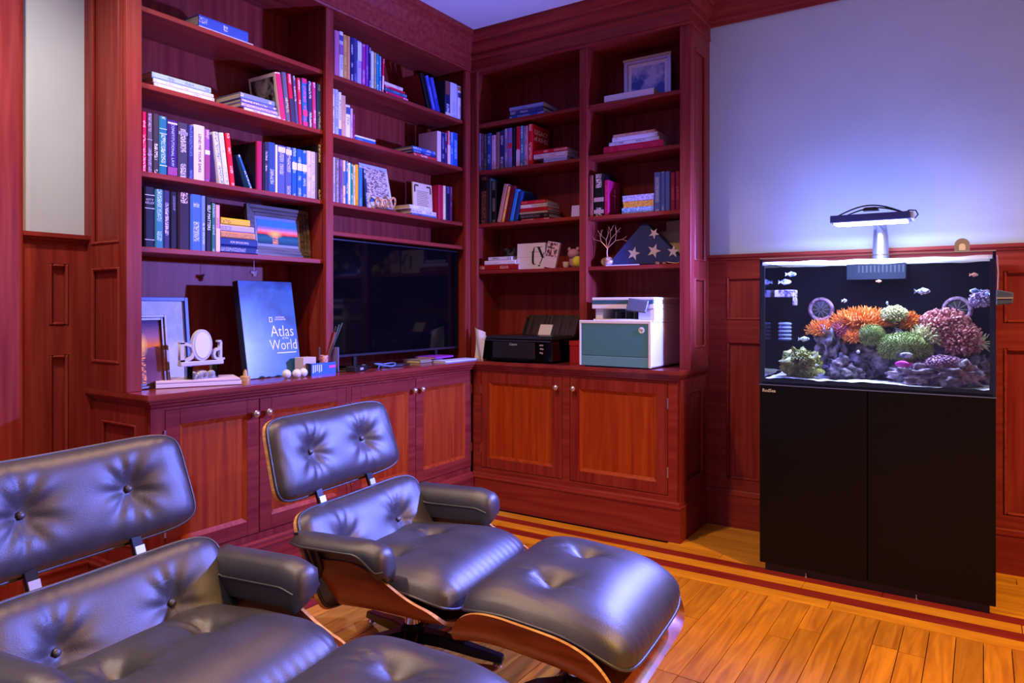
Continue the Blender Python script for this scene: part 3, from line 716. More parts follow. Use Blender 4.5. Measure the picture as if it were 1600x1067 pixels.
ROWS = {
 'L1R3': [(1.539, .017, .238, 0, 'e00a5a', 'ffd0e0'), (1.559, .022, .238, 0, '6a5a78', 'c8c0d8'), (1.583, .025, .241, 0, '3a3445', 'e8e8f0'), (1.609, .033, .237, 0, '1e6f96', 'bfe0f0'), (1.644, .043, .23, 0, '3a1f78', 'a8d8f0'), (1.69, .044, .229, 0, '3c3a58', 'd8d8f0'), (1.736, .023, .227, 0, '282a80', '7080d0'), (1.761, .050, .235, 0, 'c8ccc8', '8a4a60'), (1.812, .023, .226, 0, '8a50a8', 'e8d8f0'),
   (1.881, .023, .224, -8.0, 'd0dce0', '4060a0'), (1.908, .023, .226, -7.5, 'd0dce0', '90a0b0'), (1.936, .024, .229, -6.7, 'd8102a', 'ffd0d0')],
 'L1R3b': [(2.034, .014, .155, -24, '2060b0', 'e0e8ff'), (2.074, .028, .226, 0, 'a01858', 'a01858'), (2.103, .01, .221, 0, '181420', '181420'), (2.115, .02, .228, 0, '2a2c58', 'c8c8e8'), (2.136, .039, .233, 0, '2a4a90', 'b8c8f0'), (2.176, .011, .227, 0, 'e0e8e0', 'e0e8e0'), (2.189, .043, .229, 0, '4a5aa8', 'c8d4f8'), (2.234, .036, .229, 0, '4a5aa8', 'c8d4f8'), (2.272, .028, .231, 0, '1c5cc0', 'c0d8ff'), (2.303, .029, .231, 0, '1c5cc0', 'c0d8ff'), (2.333, .029, .231, 0, '1c5cc0', 'c0d8ff'), (2.364, .025, .234, 0, 'c8c8d8', '9090a8'), (2.391, .025, .234, 0, 'c8c8d8', '9090a8'), (2.418, .010, .233, 0, '6a5078', '6a5078'), (2.430, .022, .278, 0, '14101c', 'e0e0e8')],
 'L1R4': [(1.548, .042, .241, 0, '1c2032', 'c8d0d8'), (1.592, .035, .237, 0, '2f7a98', 'b8e0f0'), (1.628, .026, .236, 0, '332c68', 'd8d8f8'), (1.656, .03, .235, 0, '140e20', '8a80b8'), (1.689, .055, .238, 0, '2a1c2c', 'd8c8d8'), (1.746, .05, .237, 0, '3a68c0', 'd0e0ff'), (1.797, .017, .236, 0, '6a8ae0', 'c8d8ff'), (1.816, .026, .234, 0, '1a1624', 'd8f0e8'), (1.844, .018, .21, 0, '2a6a78', 'a8d0d8'), (1.863, .021, .206, 0, 'd0a0b8', '803060')],
 'L1R2': [(2.205, .03, .222, -8.5, 'f0e8f0', 'c0186a'), (2.239, .025, .232, -6.7, '5a6080', 'd8d890'), (2.268, .024, .233, -6.3, 'c0184a', 'f0e0f0'), (2.296, .016, .231, -5.4, '50508a', 'e0e0f0'), (2.316, .018, .228, -3.5, 'c8285a', 'ffe8f0'), (2.339, .03, .234, -2.2, '2a6ad0', 'e05080'), (2.374, .023, .229, -1.5, '2a3a70', 'd8e0f8'), (2.402, .021, .231, -1.5, 'b83a80', 'f0d8f0'), (2.430, .023, .232, -0.5, '2a4ca0', 'c0d0f8')],
 'L2R1': [(2.542, .032, .236, 0, 'b06a90', 'e0b8d0'), (2.576, .026, .241, 0, 'd0d8f0', '404888'), (2.604, .024, .232, 0, 'd8a858', '8a6020'), (2.629, .021, .233, 0, 'd09868', 'b88050'), (2.652, .021, .234, 0, '2a2860', 'e0e0f0'), (2.674, .025, .236, 0, '38407a', '8890c0'), (2.701, .031, .23, 0, 'b0a8d8', '60508a'), (2.734, .027, .225, 0, 'a0308a', 'e0b8e0'), (2.764, .019, .229, 0, '7a3aa0', 'c8a0e0'), (2.786, .016, .221, 0, '2c2c60', 'd8d8f0'), (2.803, .022, .206, 0, 'd8e4f0', '88a0c0'), (2.828, .014, .205, 0, 'b8a878', '6080a0'), (2.844, .018, .204, 0, '2a90a8', 'd0f0f8'), (2.864, .018, .197, 0, '2070a8', 'c0e8f8'), (2.886, .013, .189, 2.5, 'e01858', 'f8e0e8')],
 'L2R1l': [(3.280, .034, .206, -19.9, '100c14', '100c14'), (3.325, .028, .205, -19.9, '3c4cb8', '8090e0'), (3.363, .034, .204, -19.0, '2c38a0', '6070c8')],
 'L2R1b': [(3.443, .05, .215, 0, '202850', 'e0e8ff'), (3.496, .069, .219, 0, 'c0c8f0', '8890c8'), (3.57, .037, .215, 0, 'd8d8f8', '706898')],
 'L2R2': [(2.528, .012, .233, 0, 'd8dcf0', '303070'), (2.542, .027, .234, 0, '7a90d0', 'c0d0f8'), (2.57, .019, .226, 0, 'd0e0f8', '6080c0'), (2.591, .028, .215, 0, 'c0a088', 'a08870'), (2.621, .03, .173, 0, 'd8e4ff', '4860b0'), (2.654, .014, .16, 0, 'c0b0e0', '802060'), (2.67, .012, .133, 0, '7a2868', 'c070a8')],
 'L2R2b': [(3.368, .037, .189, 0, 'd8c0e0', 'b02060'), (3.407, .031, .19, 0, '2a2458', 'a0a0d0'), (3.44, .018, .194, 0, '30306a', 'c0c0f0'), (3.464, .029, .21, 0, 'd02028', 'ffe0e0'), (3.496, .025, .208, 0, '3a70c8', 'c0e0ff'), (3.523, .046, .212, 0, '2450a8', 'a0c8ff')],
 'L2R3': [(2.529, .018, .231, 0, '9090b8', 'd0d0e8'), (2.549, .025, .231, 0, '6a6878', 'b0b0c0'), (2.577, .022, .227, 0, '6a4a88', 'a080b8'), (2.601, .016, .227, 0, 'e0d0b0', '3060b0'), (2.62, .014, .225, 0, '2a62b0', 'd0e0f8'), (2.636, .016, .22, 0, 'd8ecf4', '70a0b8'), (2.654, .016, .218, 0, '1a8a78', 'c0f0e0'), (2.673, .013, .213, 0, 'c8d0c0', '303040'), (2.688, .021, .22, 0, 'd8a018', '8a6000'), (2.712, .028, .209, 0, '2a6cb0', '80b0e0'), (2.768, .020, .211, -7.0, '24305a', 'd0d8f0')],
 'L2R3b': [(3.380, .044, .21, 0, 'a00c38', 'a00c38'), (3.426, .022, .212, 0, 'd8d0a0', 'b0a878'), (3.45, .042, .212, 0, '1c1230', '7068a0'), (3.494, .017, .215, 0, '582050', 'a07098')],
 'R1R2': [(-2.707, .023, .244, 0, '9098d8', 'd0d0f8'), (-2.682, .02, .238, 0, '6a3a60', 'b090a8'), (-2.659, .02, .234, 0, '3a4450', '909890'), (-2.636, .032, .236, 0, '2a4a98', 'a0b8e8'), (-2.601, .032, .219, 0, 'd0b8d8', 'a04878'), (-2.566, .027, .234, 0, '8a6a70', 'd0c0a0'), (-2.536, .032, .24, 0, '2c3060', 'd8d8f8'), (-2.502, .024, .247, 0, '8078a8', 'd8d0f0'), (-2.476, .03, .247, 0, '7a78c8', 'e03030'), (-2.444, .022, .243, 0, '1c2434', 'b0b8c0'), (-2.414, .027, .247, 0, 'c81838', 'f8d8e0'), (-2.384, .024, .248, 0, '4a80a8', 'd0e8f0'), (-2.357, .027, .244, 0, 'c090b0', '302028'), (-2.327, .034, .249, 0, 'c81824', 'f8d0c8')],
 'R1R3': [(-2.695, .071, .300, 0, '1c1012', '8a5048'), (-2.619, .015, .285, 0, '304048', '304048'), (-2.601, .036, .262, 0, '100c10', '909088'), (-2.56, .03, .243, 13.0, 'b08080', 'c8a0a0'), (-2.525, .018, .226, 13.0, 'e0a040', 'f8d8e0'), (-2.503, .032, .227, 13.0, '5a1024', '5a1024'), (-2.466, .028, .202, 13.0, '3078d0', '3078d0'), (-2.433, .028, .184, 13.0, '183878', '183878')],
 'R2R3': [(-1.909, .027, .239, 0, '9a5a58', '602020'), (-1.879, .067, .243, 0, '0c0c10', 'e8e0e0'), (-1.81, .026, .202, 0, 'a81058', 'e0408a')],
 'R2R3b': [(-1.508, .037, .215, 0, '4a64b0', 'c0c8e8'), (-1.469, .023, .215, 0, '4a64b0', 'c0c8e8'), (-1.444, .026, .214, 0, '4a64b0', 'c0c8e8'), (-1.414, .026, .205, 0, '7a1838', 'b05070'), (-1.386, .025, .209, 0, '7a1838', 'b05070')],
}
row('A', 1, ZL[1], ROWS['L1R2'], extra={0: {'label': 'leaning white book with magenta spine and dark photo cover, leftmost upright, second shelf, leftmost bay', 'patches': ((.02, .97, 'b8185e'),), 'd': .20}, 5: {'patches': ((.22, .34, 'd02a70'), (.9, 1, 'c0206a'), (.02, .1, 'd02a70'))}, 2: {'patches': ((.02, .5, '2a2c50'),)}})
row('A', 2, ZL[2], ROWS['L1R3'], extra={4: {'title': ('CONSTITUTIONAL LAW', .016, 'a8d8f0', .56, True, 1.0), 'ink': '3a1f78', 'patches': ((.02, .16, '8a2a80'), (.93, .96, 'c8c8f0'))}, 7: {'title': ('LEND ME YOUR EARS', .017, '8a4a60', .5, True, 1.0), 'ink': 'c8ccc8'}, 3: {'patches': ((.70, .71, 'bfe0f0'), (.78, .79, 'bfe0f0'), (.15, .165, 'bfe0f0'))}, 8: {'patches': ((.52, .6, 'e8e0f0'), (.05, .5, '8a1868'))}, 1: {'patches': ((.55, .56, 'c8c0d8'), (.3, .31, 'c8c0d8'))}, 5: {'patches': ((.78, .84, '8080a0'),)}})
EXB = {i: {'patches': ((.55, .70, 'e8dce8'),)} for i in (8, 9, 10)}
EXB.update({1: {'d': .225, 'label': 'large dark book with magenta spine and black cover, third shelf, leftmost bay'}, 0: {'label': 'blue and white book tilted hard against the magenta-spined book, third shelf, leftmost bay', 'd': .13}, 6: {'patches': ((.86, .97, 'e0d0e0'),)}, 7: {'patches': ((.84, .95, 'e0d0e0'),)}})
row('A', 2, ZL[2], ROWS['L1R3b'], start=13 - 0 if False else 1, extra={k: v for k, v in EXB.items()} | {k: {**EXB.get(k, {}), 'label': f"upright {cname(ROWS['L1R3b'][k][4])} book, {ORD[14 - k]} from right, third shelf of the leftmost bay"} for k in range(2, 15)})
row('A', 3, ZL[3], ROWS['L1R4'], extra={7: {'title': ('SELF MATTERS', .020, 'd8f0e8', .62, True, .85), 'ink': '1a1624'}, 0: {'title': ('KITTY\nKELLEY', .0125, 'c8d0d8', .76, False, .9), 'ink': '1c2032', 'patches': ((.86, .872, 'c8d0d8'), (.64, .652, 'c8d0d8'), (.12, .132, 'c8d0d8'))}, 3: {'title': ('LEADERSHIP', .014, '8a80b8', .8, True, .8), 'ink': '140e20'}, 9: {'patches': ((.02, .5, 'd8c0a8'),)}})
row('B', 0, ZL[0], ROWS['L2R1'], extra={6: {'patches': ((.55, .97, 'c8d4f0'),)}, 1: {'patches': ((.5, .72, '8a5a90'), (.8, .92, '404888'))}, 14: {'patches': ((.1, .5, 'f0d8e0'),)}})
row('B', 0, ZL[0], ROWS['L2R1l'], extra={0: {'label': 'black book with red cover leaning right of the flat stack, top shelf, television bay', 'd': .20}, 1: {'label': 'left of two leaning blue books on the top shelf, television bay'}, 2: {'label': 'right of two leaning blue books on the top shelf, television bay'}})
row('B', 0, ZL[0], ROWS['L2R1b'], extra={0: {'label': 'thick navy book with brown upper spine, top shelf, television bay', 'patches': ((.62, .99, '7a4a40'), (.02, .1, 'd8c8b0'))}, 1: {'label': 'thick pale lilac book near the corner, top shelf, television bay'}, 2: {'label': 'white book nearest the corner, top shelf, television bay', 'patches': ((.86, .98, 'a06840'), (.66, .8, '40387a'))}})
row('B', 1, ZL[1], ROWS['L2R2'], extra={2: {'patches': ((.02, .16, '3050b0'),)}, 4: {'patches': ((.72, .93, '384a8a'),)}})
row('B', 1, ZL[1], ROWS['L2R2b'], extra={k: {'label': f"upright {cname(ROWS['L2R2b'][k][4])} book, {ORD[5 - k]} from right, second shelf of the television bay"} for k in range(6)} | {3: {'label': 'red and white upright book near the corner, second shelf, television bay', 'patches': ((.02, .58, 'e8c8c8'),)}})
row('B', 2, ZL[2], ROWS['L2R3'], extra={3: {'patches': ((.42, .75, '3a68b8'),)}})
row('B', 2, ZL[2], ROWS['L2R3b'], extra={0: {'label': 'thick plain crimson book near the corner, third shelf, television bay'}, 1: {'label': 'cream book right of the crimson book, third shelf, television bay'}, 2: {'label': 'black book right of the cream book, third shelf, television bay'}, 3: {'label': 'purple book nearest the corner, third shelf, television bay'}})
row('C', 1, ZRA[1], ROWS['R1R2'], extra={13: {'d': .20, 'ink': 'f8d0c8', 'label': 'red book with white cover lettering, last upright on the second shelf, black-printer bay'}, 8: {'patches': ((.48, .62, 'd02838'),)}, 10: {'patches': ((.02, .42, 'd0c8e0'),)}})
row('C', 2, ZRA[2], ROWS['R1R3'], extra={})
row('D', 2, ZRB[2], ROWS['R2R3'], extra={1: {'patches': ((.34, .44, 'a89090'), (.06, .15, 'a89090'))}, 2: {'label': 'magenta book with thin white cross on its cover, third shelf, white-printer bay', 'd': .155}})
row('D', 2, ZRB[2], ROWS['R2R3b'], extra={0: {'label': 'left of three matching blue volumes, third shelf, white-printer bay'}, 1: {'label': 'middle of three matching blue volumes, third shelf, white-printer bay'}, 2: {'label': 'right of three matching blue volumes, third shelf, white-printer bay'}, 3: {'label': 'left of two maroon books by the end stile, third shelf, white-printer bay'}, 4: {'label': 'right of two maroon books by the end stile, third shelf, white-printer bay'}})

def stack(bay, sh, z, a0, items, front, where, depth=.16, names=None):
    """flat books, bottom first: (offset, length, thickness, colour, ink, depth)"""
    left = bay in 'AB'; n = len(items)
    for k, it in enumerate(items):
        off, Ln, t, col, ink = it[:5]; d = it[5] if len(it) > 5 else depth; sk = it[6] if len(it) > 6 else 0
        loc = (front, a0 + off, z + t / 2 + .0003) if left else (a0 + off, front, z + t / 2 + .0003)
        pos = 'only book' if n == 1 else ('bottom book' if k == 0 else 'top book' if k == n - 1 else f"{ORD[n - 1 - k]} book down")
        lab = f"{cname(col)} {pos} of the flat stack {where}" if n > 1 else f"single {cname(col)} book lying flat {where}"
        book(loc, (0, PI / 2, (PI / 2 if left else 0) + sk), t, Ln, d, col, ink, lab, f"flat stack {where}", title=it[7] if len(it) > 7 else None)
        z += t + .0006
stack('A', 0, ZL[0], 1.784, [(0, .268, .012, 'c8d0e8', '9098b8'), (0, .242, .045, '3a5cb0', 'd8e4ff')], SPL, 'on the top shelf, leftmost bay')
stack('A', 1, ZL[1], 1.578, [(.010, .268, .018, 'd8dce8', '7080a8'), (.006, .268, .016, 'd8e0e8', '9098a8'), (0, .262, .024, '9ac0c8', '5878b8')], SPL, 'at left end, second shelf, leftmost bay', .20)
stack('A', 1, ZL[1], 1.990, [(.016, .205, .016, 'd0d4e8', '8088a8'), (.0, .200, .020, '8a80b0', 'd0d0f0'), (.0, .190, .016, '6a70b8', 'e0e0f8'), (-.004, .185, .026, '7088b8', 'd8e4f8')], SPL, 'mid second shelf, leftmost bay', .19)
stack('A', 3, ZL[3], 1.8855, [(0, .192, .032, '1c2a68', 'b0b8e0'), (0, .190, .034, '1c3478', '1c3478', .15, 0, ('THEODORE REX', .013, 'c8d0f0', .5, True, 1.0)), (.002, .176, .028, 'c89058', 'a06830'), (0, .172, .028, 'b0a8d0', '6858a0'), (.004, .146, .030, 'e0b820', '806010')], SPL, 'beside the framed sunset', .15)
stack('B', 0, ZL[0], 2.910, [(.006, .185, .018, 'd81850', 'f8c0d0'), (0, .18, .020, '3a5a78', '80a0c0'), (0, .165, .012, 'd01838', 'f0d0d0'), (-.004, .150, .018, 'd8d0e0', '605070')], SPL, 'on the top shelf, television bay', .15)
stack('B', 1, ZL[1], 2.685, [(0, .150, .018, '2458b0', '6090d8'), (0, .150, .010, 'd8e4f0', 'b0c0d8')], SPL, 'on the second shelf, television bay', .15)
stack('B', 1, ZL[1], 3.140, [(.01, .215, .020, 'c03038', 'f8d0d0'), (0, .210, .014, '30386a', 'c0c8f0'), (0, .205, .022, '3a60b8', 'd0dcf8')], SPL, 'near the corner, second shelf', .17)
stack('B', 2, ZL[2], 3.119, [(.0, .226, .010, '384878', '8090b8'), (0, .222, .024, 'd0d0f0', '602888'), (-.016, .195, .022, 'd8d8f8', '9098c8')], SPL + .012, 'left of the crimson book', .19)
stack('C', 0, ZRA[0], -2.463, [(0, .25, .020, '3a58b0', 'c0d0f8'), (.006, .235, .026, '3a4a90', 'e0e4f8'), (0, .246, .026, '7888c8', 'a0b0e0')], SPR, 'on the top shelf, black-printer bay', .17)
stack('C', 1, ZRA[1], -2.285, [(.07, .16, .030, 'b8bce0', '6070a8'), (.0, .235, .028, 'd0d0e8', 'c06030'), (.0, .232, .024, 'c01830', 'f0d0d8')], SPR, 'below the red lettered book, black-printer bay', .15)
stack('C', 2, ZRA[2], -2.385, [(.01, .20, .010, 'a01820', 'e0c0c0'), (0, .205, .028, '1c1416', '706058'), (-.004, .20, .014, 'a09478', '807458'), (0, .195, .022, 'b01820', '701018'), (.004, .190, .022, 'c8c8c0', '301818'), (.008, .175, .022, 'b01828', 'd06070')], SPR, 'beside leaning books, third shelf, black-printer bay', .16)
stack('C', 3, ZRA[3], -2.700, [(0, .30, .034, '8a1c18', 'd8b0a0'), (.045, .235, .026, 'd0d0e0', 'b0b0c8'), (.075, .175, .022, 'c0c0d8', '181418')], SPR, 'at left end, fourth shelf, black-printer bay', .16)
stack('D', 0, ZRB[0], -1.811, [(0, .30, .042, 'd8d4e4', 'd8d4e4', .19)], SPR, 'before the small painting, top shelf, white-printer bay')
stack('D', 1, ZRB[1], -1.815, [(0, .36, .042, 'b81858', 'e04080', .18), (.035, .30, .020, 'c8c8dc', '606078', .17), (.055, .27, .026, 'd4d4e8', '8080a0', .17), (.06, .25, .014, 'c89888', '905848', .16)], SPR, 'on the second shelf, white-printer bay')
# covers that face the room
def cover_art(match, name, mb, m):
    o = [q for q in COL.objects if q.get('label', '').startswith(match)][0]
    return part(name, mb, m, o)
bk = [q for q in COL.objects if q.get('label', '').startswith('leaning white book with magenta spine')][0]
part('cover_photo', bx(-.0163, -.0148, .018, .185, .03, .205), noise_mat('dark_photo', (.008, .007, .012), (.30, .30, .33), nscale=22, detail=3, rough=.4, contrast=(.42, .62)), bk)
bk = [q for q in COL.objects if q.get('label', '').startswith('red book with white cover lettering')][0]
Rx = Matrix(((0, 0, 1), (1, 0, 0), (0, 1, 0)))
link('cover_title', text_mesh('LEGACY\nof ASHES', .040, .0005, sx=1.05, bold=.0006), flat('e8d8d0'), bk, (.0173, .10, .185), Rx.to_euler())
bk = [q for q in COL.objects if q.get('label', '').startswith('magenta book with thin white cross')][0]
part('cover_cross', MB().box(.0128, .0136, .083, .086, .04, .16).box(.0128, .0136, .055, .113, .118, .121), flat('f0d0e8'), bk)

bk = [q for q in COL.objects if q.get('label', '').startswith('large dark book with magenta spine')][0]
part('cover_board', bx(-.0146, -.0139, .012, .222, .002, .224), flat('0c080e'), bk)
bk = [q for q in COL.objects if q.get('label', '').startswith('black book with red cover')][0]
part('cover_board', bx(-.0176, -.0169, .020, .196, .002, .204), flat('781014'), bk)

# ================================================================= LEFT BOOKCASE THINGS
def sunset_mat(name, hz, sunx, c_top, c_mid, c_hor, sea1, sea2, axis_h='Y'):
    """printed photograph of a sun setting over water; generated coordinates on the print"""
    m = bpy.data.materials.new(name); m.use_nodes = True; ns, lk = nt(m); b = ns['Principled BSDF']
    tc = add(ns, 'ShaderNodeTexCoord'); sx = add(ns, 'ShaderNodeSeparateXYZ'); lk.new(tc.outputs['Generated'], sx.inputs[0])
    cr = add(ns, 'ShaderNodeValToRGB'); el = cr.color_ramp.elements; el[0].position = 0; el[0].color = (*lin(sea2), 1); el[1].position = 1; el[1].color = (*lin(c_top), 1)
    for p, c in ((hz * .6, sea1), (hz - .02, sea2), (hz + .01, c_hor), (hz + .16, c_mid), (min(.97, hz + .34), c_top)): e_ = el.new(p); e_.color = (*lin(c), 1)
    nz = add(ns, 'ShaderNodeTexNoise'); nz.inputs['Scale'].default_value = 6; mp = add(ns, 'ShaderNodeMapping'); mp.inputs['Scale'].default_value = (1, 1, 7); lk.new(tc.outputs['Generated'], mp.inputs[0]); lk.new(mp.outputs[0], nz.inputs['Vector'])
    ma = add(ns, 'ShaderNodeMath', operation='MULTIPLY_ADD'); lk.new(nz.outputs['Fac'], ma.inputs[0]); ma.inputs[1].default_value = .12; lk.new(sx.outputs['Z'], ma.inputs[2])
    sb = add(ns, 'ShaderNodeMath', operation='SUBTRACT'); lk.new(ma.outputs[0], sb.inputs[0]); sb.inputs[1].default_value = .06; lk.new(sb.outputs[0], cr.inputs[0])
    dv = add(ns, 'ShaderNodeVectorMath', operation='DISTANCE'); cm = add(ns, 'ShaderNodeCombineXYZ'); lk.new(sx.outputs[axis_h], cm.inputs['X']); lk.new(sx.outputs['Z'], cm.inputs['Z']); lk.new(cm.outputs[0], dv.inputs[0]); dv.inputs[1].default_value = (sunx, 0, hz + .03)
    r2 = add(ns, 'ShaderNodeValToRGB'); r2.color_ramp.elements[0].position = .03; r2.color_ramp.elements[0].color = (1, 1, 1, 1); r2.color_ramp.elements[1].position = .2; r2.color_ramp.elements[1].color = (0, 0, 0, 1); lk.new(dv.outputs['Value'], r2.inputs[0])
    mx = add(ns, 'ShaderNodeMix', data_type='RGBA'); lk.new(r2.outputs[0], mx.inputs[0]); lk.new(cr.outputs[0], mx.inputs[6]); mx.inputs[7].default_value = (1, .62, .12, 1)
    # sun glitter on the water
    ab = add(ns, 'ShaderNodeMath', operation='COMPARE'); lk.new(sx.outputs[axis_h], ab.inputs[0]); ab.inputs[1].default_value = sunx; ab.inputs[2].default_value = .07
    lt = add(ns, 'ShaderNodeMath', operation='LESS_THAN'); lk.new(sx.outputs['Z'], lt.inputs[0]); lt.inputs[1].default_value = hz
    gt = add(ns, 'ShaderNodeMath', operation='GREATER_THAN'); lk.new(nz.outputs['Fac'], gt.inputs[0]); gt.inputs[1].default_value = .5
    m1 = add(ns, 'ShaderNodeMath', operation='MULTIPLY'); lk.new(ab.outputs[0], m1.inputs[0]); lk.new(lt.outputs[0], m1.inputs[1]); m2 = add(ns, 'ShaderNodeMath', operation='MULTIPLY'); lk.new(m1.outputs[0], m2.inputs[0]); lk.new(gt.outputs[0], m2.inputs[1])
    mx2 = add(ns, 'ShaderNodeMix', data_type='RGBA'); lk.new(m2.outputs[0], mx2.inputs[0]); lk.new(mx.outputs[2], mx2.inputs[6]); mx2.inputs[7].default_value = (.95, .38, .12, 1)
    lk.new(mx2.outputs[2], b.inputs['Base Color']); b.inputs['Roughness'].default_value = .6; b.inputs['Specular IOR Level'].default_value = .15
    return m
def picture(name, label, w_, h, fw, fm, matw, pm, loc, rot, steps=1, matc=None):
    """local: faces +X, width along Y centred, height Z from 0"""
    root = thing(name, label, 'picture', loc, rot)
    f = MB()
    for k in range(steps):
        a = fw * k / steps; b_ = fw * (k + 1) / steps; d = .022 - .006 * k if steps > 1 else .018
        for (y0, y1, z0, z1) in ((-w_ / 2 + a, -w_ / 2 + b_, a, h - a), (w_ / 2 - b_, w_ / 2 - a, a, h - a), (-w_ / 2 + b_, w_ / 2 - b_, a, b_), (-w_ / 2 + b_, w_ / 2 - b_, h - b_, h - a)): f.box(0, d, y0, y1, z0, z1)
    part('frame', f, fm, root, bevel=.0012)
    part('backing_board', bx(-.004, .001, -w_ / 2 + .003, w_ / 2 - .003, .003, h - .003), BLACKPL, root)
    if matw: part('mat_board', bx(.001, .004, -w_ / 2 + fw, w_ / 2 - fw, fw, h - fw), matc or PAPER, root)
    part('print', bx(.004, .0055, -w_ / 2 + fw + matw, w_ / 2 - fw - matw, fw + matw, h - fw - matw), pm, root)
    part('easel_leg', bx(-.06, -.004, -.012, .012, 0, .004).box(-.012, -.004, -.012, .012, 0, h * .6), BLACKPL, root)
    return root
picture('picture_frame', 'wide dark stepped picture frame with sunset over sea, fourth shelf, leftmost bay', .365, .245, .05, noise_mat('weathered_frame', (.03, .022, .02), (.12, .10, .085), scale=(60, 4, 60), nscale=1.0, rough=.35), .014, sunset_mat('sunset_print', .40, .42, '4a9ac0', 'f0a0a0', 'f03818', '2a6a80', '1c4860'), (-2.86, 2.262, ZL[3] + .001), (0, -.10, 0), steps=3, matc=flat('7a8aa0'))
picture('picture_frame', 'small dark framed photograph of orange sunset on calm water, at the left stile', .170, .295, .022, noise_mat('walnut_frame', (.05, .015, .012), (.16, .05, .04), scale=(30, 30, 30), rough=.35), 0.0, sunset_mat('portrait_sunset_print', .58, .36, '50406a', '9a6a80', 'e88018', '603048', '7a4a60'), (-2.80, 1.578, CT + .001), (0, -.10, .08), steps=2)
picture('picture_frame', 'pale framed document with thin blue frame, behind the portrait sunset', .345, .370, .016, flat('1a4a98', .4), .0, noise_mat('embossed_document', (.52, .58, .62), (.64, .69, .73), nscale=30, detail=3, rough=.6), (-2.965, 1.690, CT + .001), (0, -.10, 0), matc=PAPER)

# letter sign with oval, standing on a glass box of seashells
LIL = mat('sign_grey', (.50, .50, .60), .5)
ds = thing('letter_sign', 'grey wooden letter sign reading Dad with white oval, above the shell box', 'sign', (-2.745, 1.774, .964), (0, 0, 0))
part('base_bar', bx(-.014, .014, -.098, .098, 0, .018), LIL, ds, bevel=.002)
def letter(body, y, size, sxx=1.0):
    me = text_mesh(body, size, .009, ax='CENTER', ay='BOTTOM_BASELINE', sx=sxx, bold=.001)
    return link('letter', me, LIL, ds, (0, y, .018), ROT_L)
letter('D', -.066, .115, .9); letter('d', .073, .112, .9)
for (y0, y1, z0, z1) in ((-.098, -.078, .018, .026), (-.098, -.078, .092, .100), (.094, .106, .018, .026), (.074, .090, .094, .102)): part('serif', bx(-.009, .009, y0, y1, z0, z1), LIL, ds)
def oval(rx, rz, cx, cz, x0, x1, n=28):
    mb = MB(); pts = [(cx + rx * math.cos(2 * PI * i / n), cz + rz * math.sin(2 * PI * i / n)) for i in range(n)]
    mb.v = [(x0, y, z) for y, z in pts] + [(x1, y, z) for y, z in pts]
    mb.face(list(range(n))); mb.face([n + i for i in range(n)])
    for i in range(n): j = (i + 1) % n; mb.face([i, j, n + j, n + i])
    return mb
ov = part('oval_frame', oval(.046, .066, 0, .084, -.009, .010), LIL, ds, smooth=40)
part('oval_card', oval(.035, .054, 0, .084, .010, .0125), mat('oval_white', (.70, .74, .85), .5), ov)
sb = thing('shell_box', 'clear glass box filled with seashells under the letter sign', 'box', (-2.745, 1.774, CT), (0, 0, 0))
g = MB(); W2, D2, Hh = .060, .030, .082
for b_ in ((-D2, D2, -W2, -W2 + .003, 0, Hh), (-D2, D2, W2 - .003, W2, 0, Hh), (D2 - .003, D2, -W2 + .003, W2 - .003, 0, Hh), (-D2, -D2 + .003, -W2 + .003, W2 - .003, 0, Hh), (-D2 + .003, D2 - .003, -W2 + .003, W2 - .003, 0, .003)): g.box(*b_)
part('glass_box', g, GLASS, sb)
SHELL = noise_mat('seashell', (.45, .32, .24), (.72, .66, .56), scale=(60, 60, 60), rough=.5)
rs = random.Random(5)
for i in range(14):
    mb = MB().lathe([(.003, -.024), (.013, -.012), (.018, .002), (.015, .012), (.005, .018)], 10); mb.xform(Matrix.Diagonal((1, .7, 1, 1)))
    part('shell', mb, SHELL, sb, smooth=60, loc=(.012 * (1 if i % 2 else -1), -.042 + .0135 * (i % 7), .019 + .024 * (i // 7)), rot=(rs.uniform(0, 3), rs.uniform(0, 3), rs.uniform(0, 3)))
# white box-set lying on the counter
wb = book((-2.758, 1.585, CT + .0095), (0, PI / 2, math.radians(64)), .018, .325, .19, 'd8d0dc', 'd8d0dc', 'large flat white book lying askew on the counter below the letter sign', 'white books on the counter')
book((-2.758, 1.585, CT + .0235), (0, PI / 2, math.radians(64)), .009, .320, .19, 'd0c0d0', 'd0c0d0', 'thin lilac-white cover lying on top of the large flat white book', 'white books on the counter')

# atlas
at = thing('atlas', 'large blue atlas standing upright, leaning against the bookcase back', 'book', (-2.765, 2.172, CT + .002), (0, -.17, .03))
ATLAS = noise_mat('atlas_cover', (.006, .045, .13), (.03, .15, .36), nscale=7, detail=6, rough=.28, contrast=(.3, .7), distort=.8, coat=.3)
part('cover', MB().box(-.004, 0, -.155, .155, 0, .455).box(-.036, -.032, -.155, .155, 0, .455).box(-.032, -.004, -.155, -.151, 0, .455), ATLAS, at, bevel=.0015)
part('spine', bx(-.0365, .0005, -.1565, -.1545, .001, .454), BLACKPL, at)
part('pages', bx(-.032, -.004, -.150, .150, .004, .451), PAGES, at)
WT = flat('e8eef8')
for body, y, z, sz, sxx in (('Atlas', .064, .212, .078, .88), ('World', .064, .146, .072, .84), ('of the', .078, .180, .016, 1.0), ('NATIONAL\nGEOGRAPHIC', .060, .275, .0105, 1.0)):
    link('cover_title', text_mesh(body, sz, .0004, ax='CENTER', ay='CENTER', sx=sxx, bold=-.0007 if sz > .05 else 0), WT, at, (.0008, y, z), ROT_L)
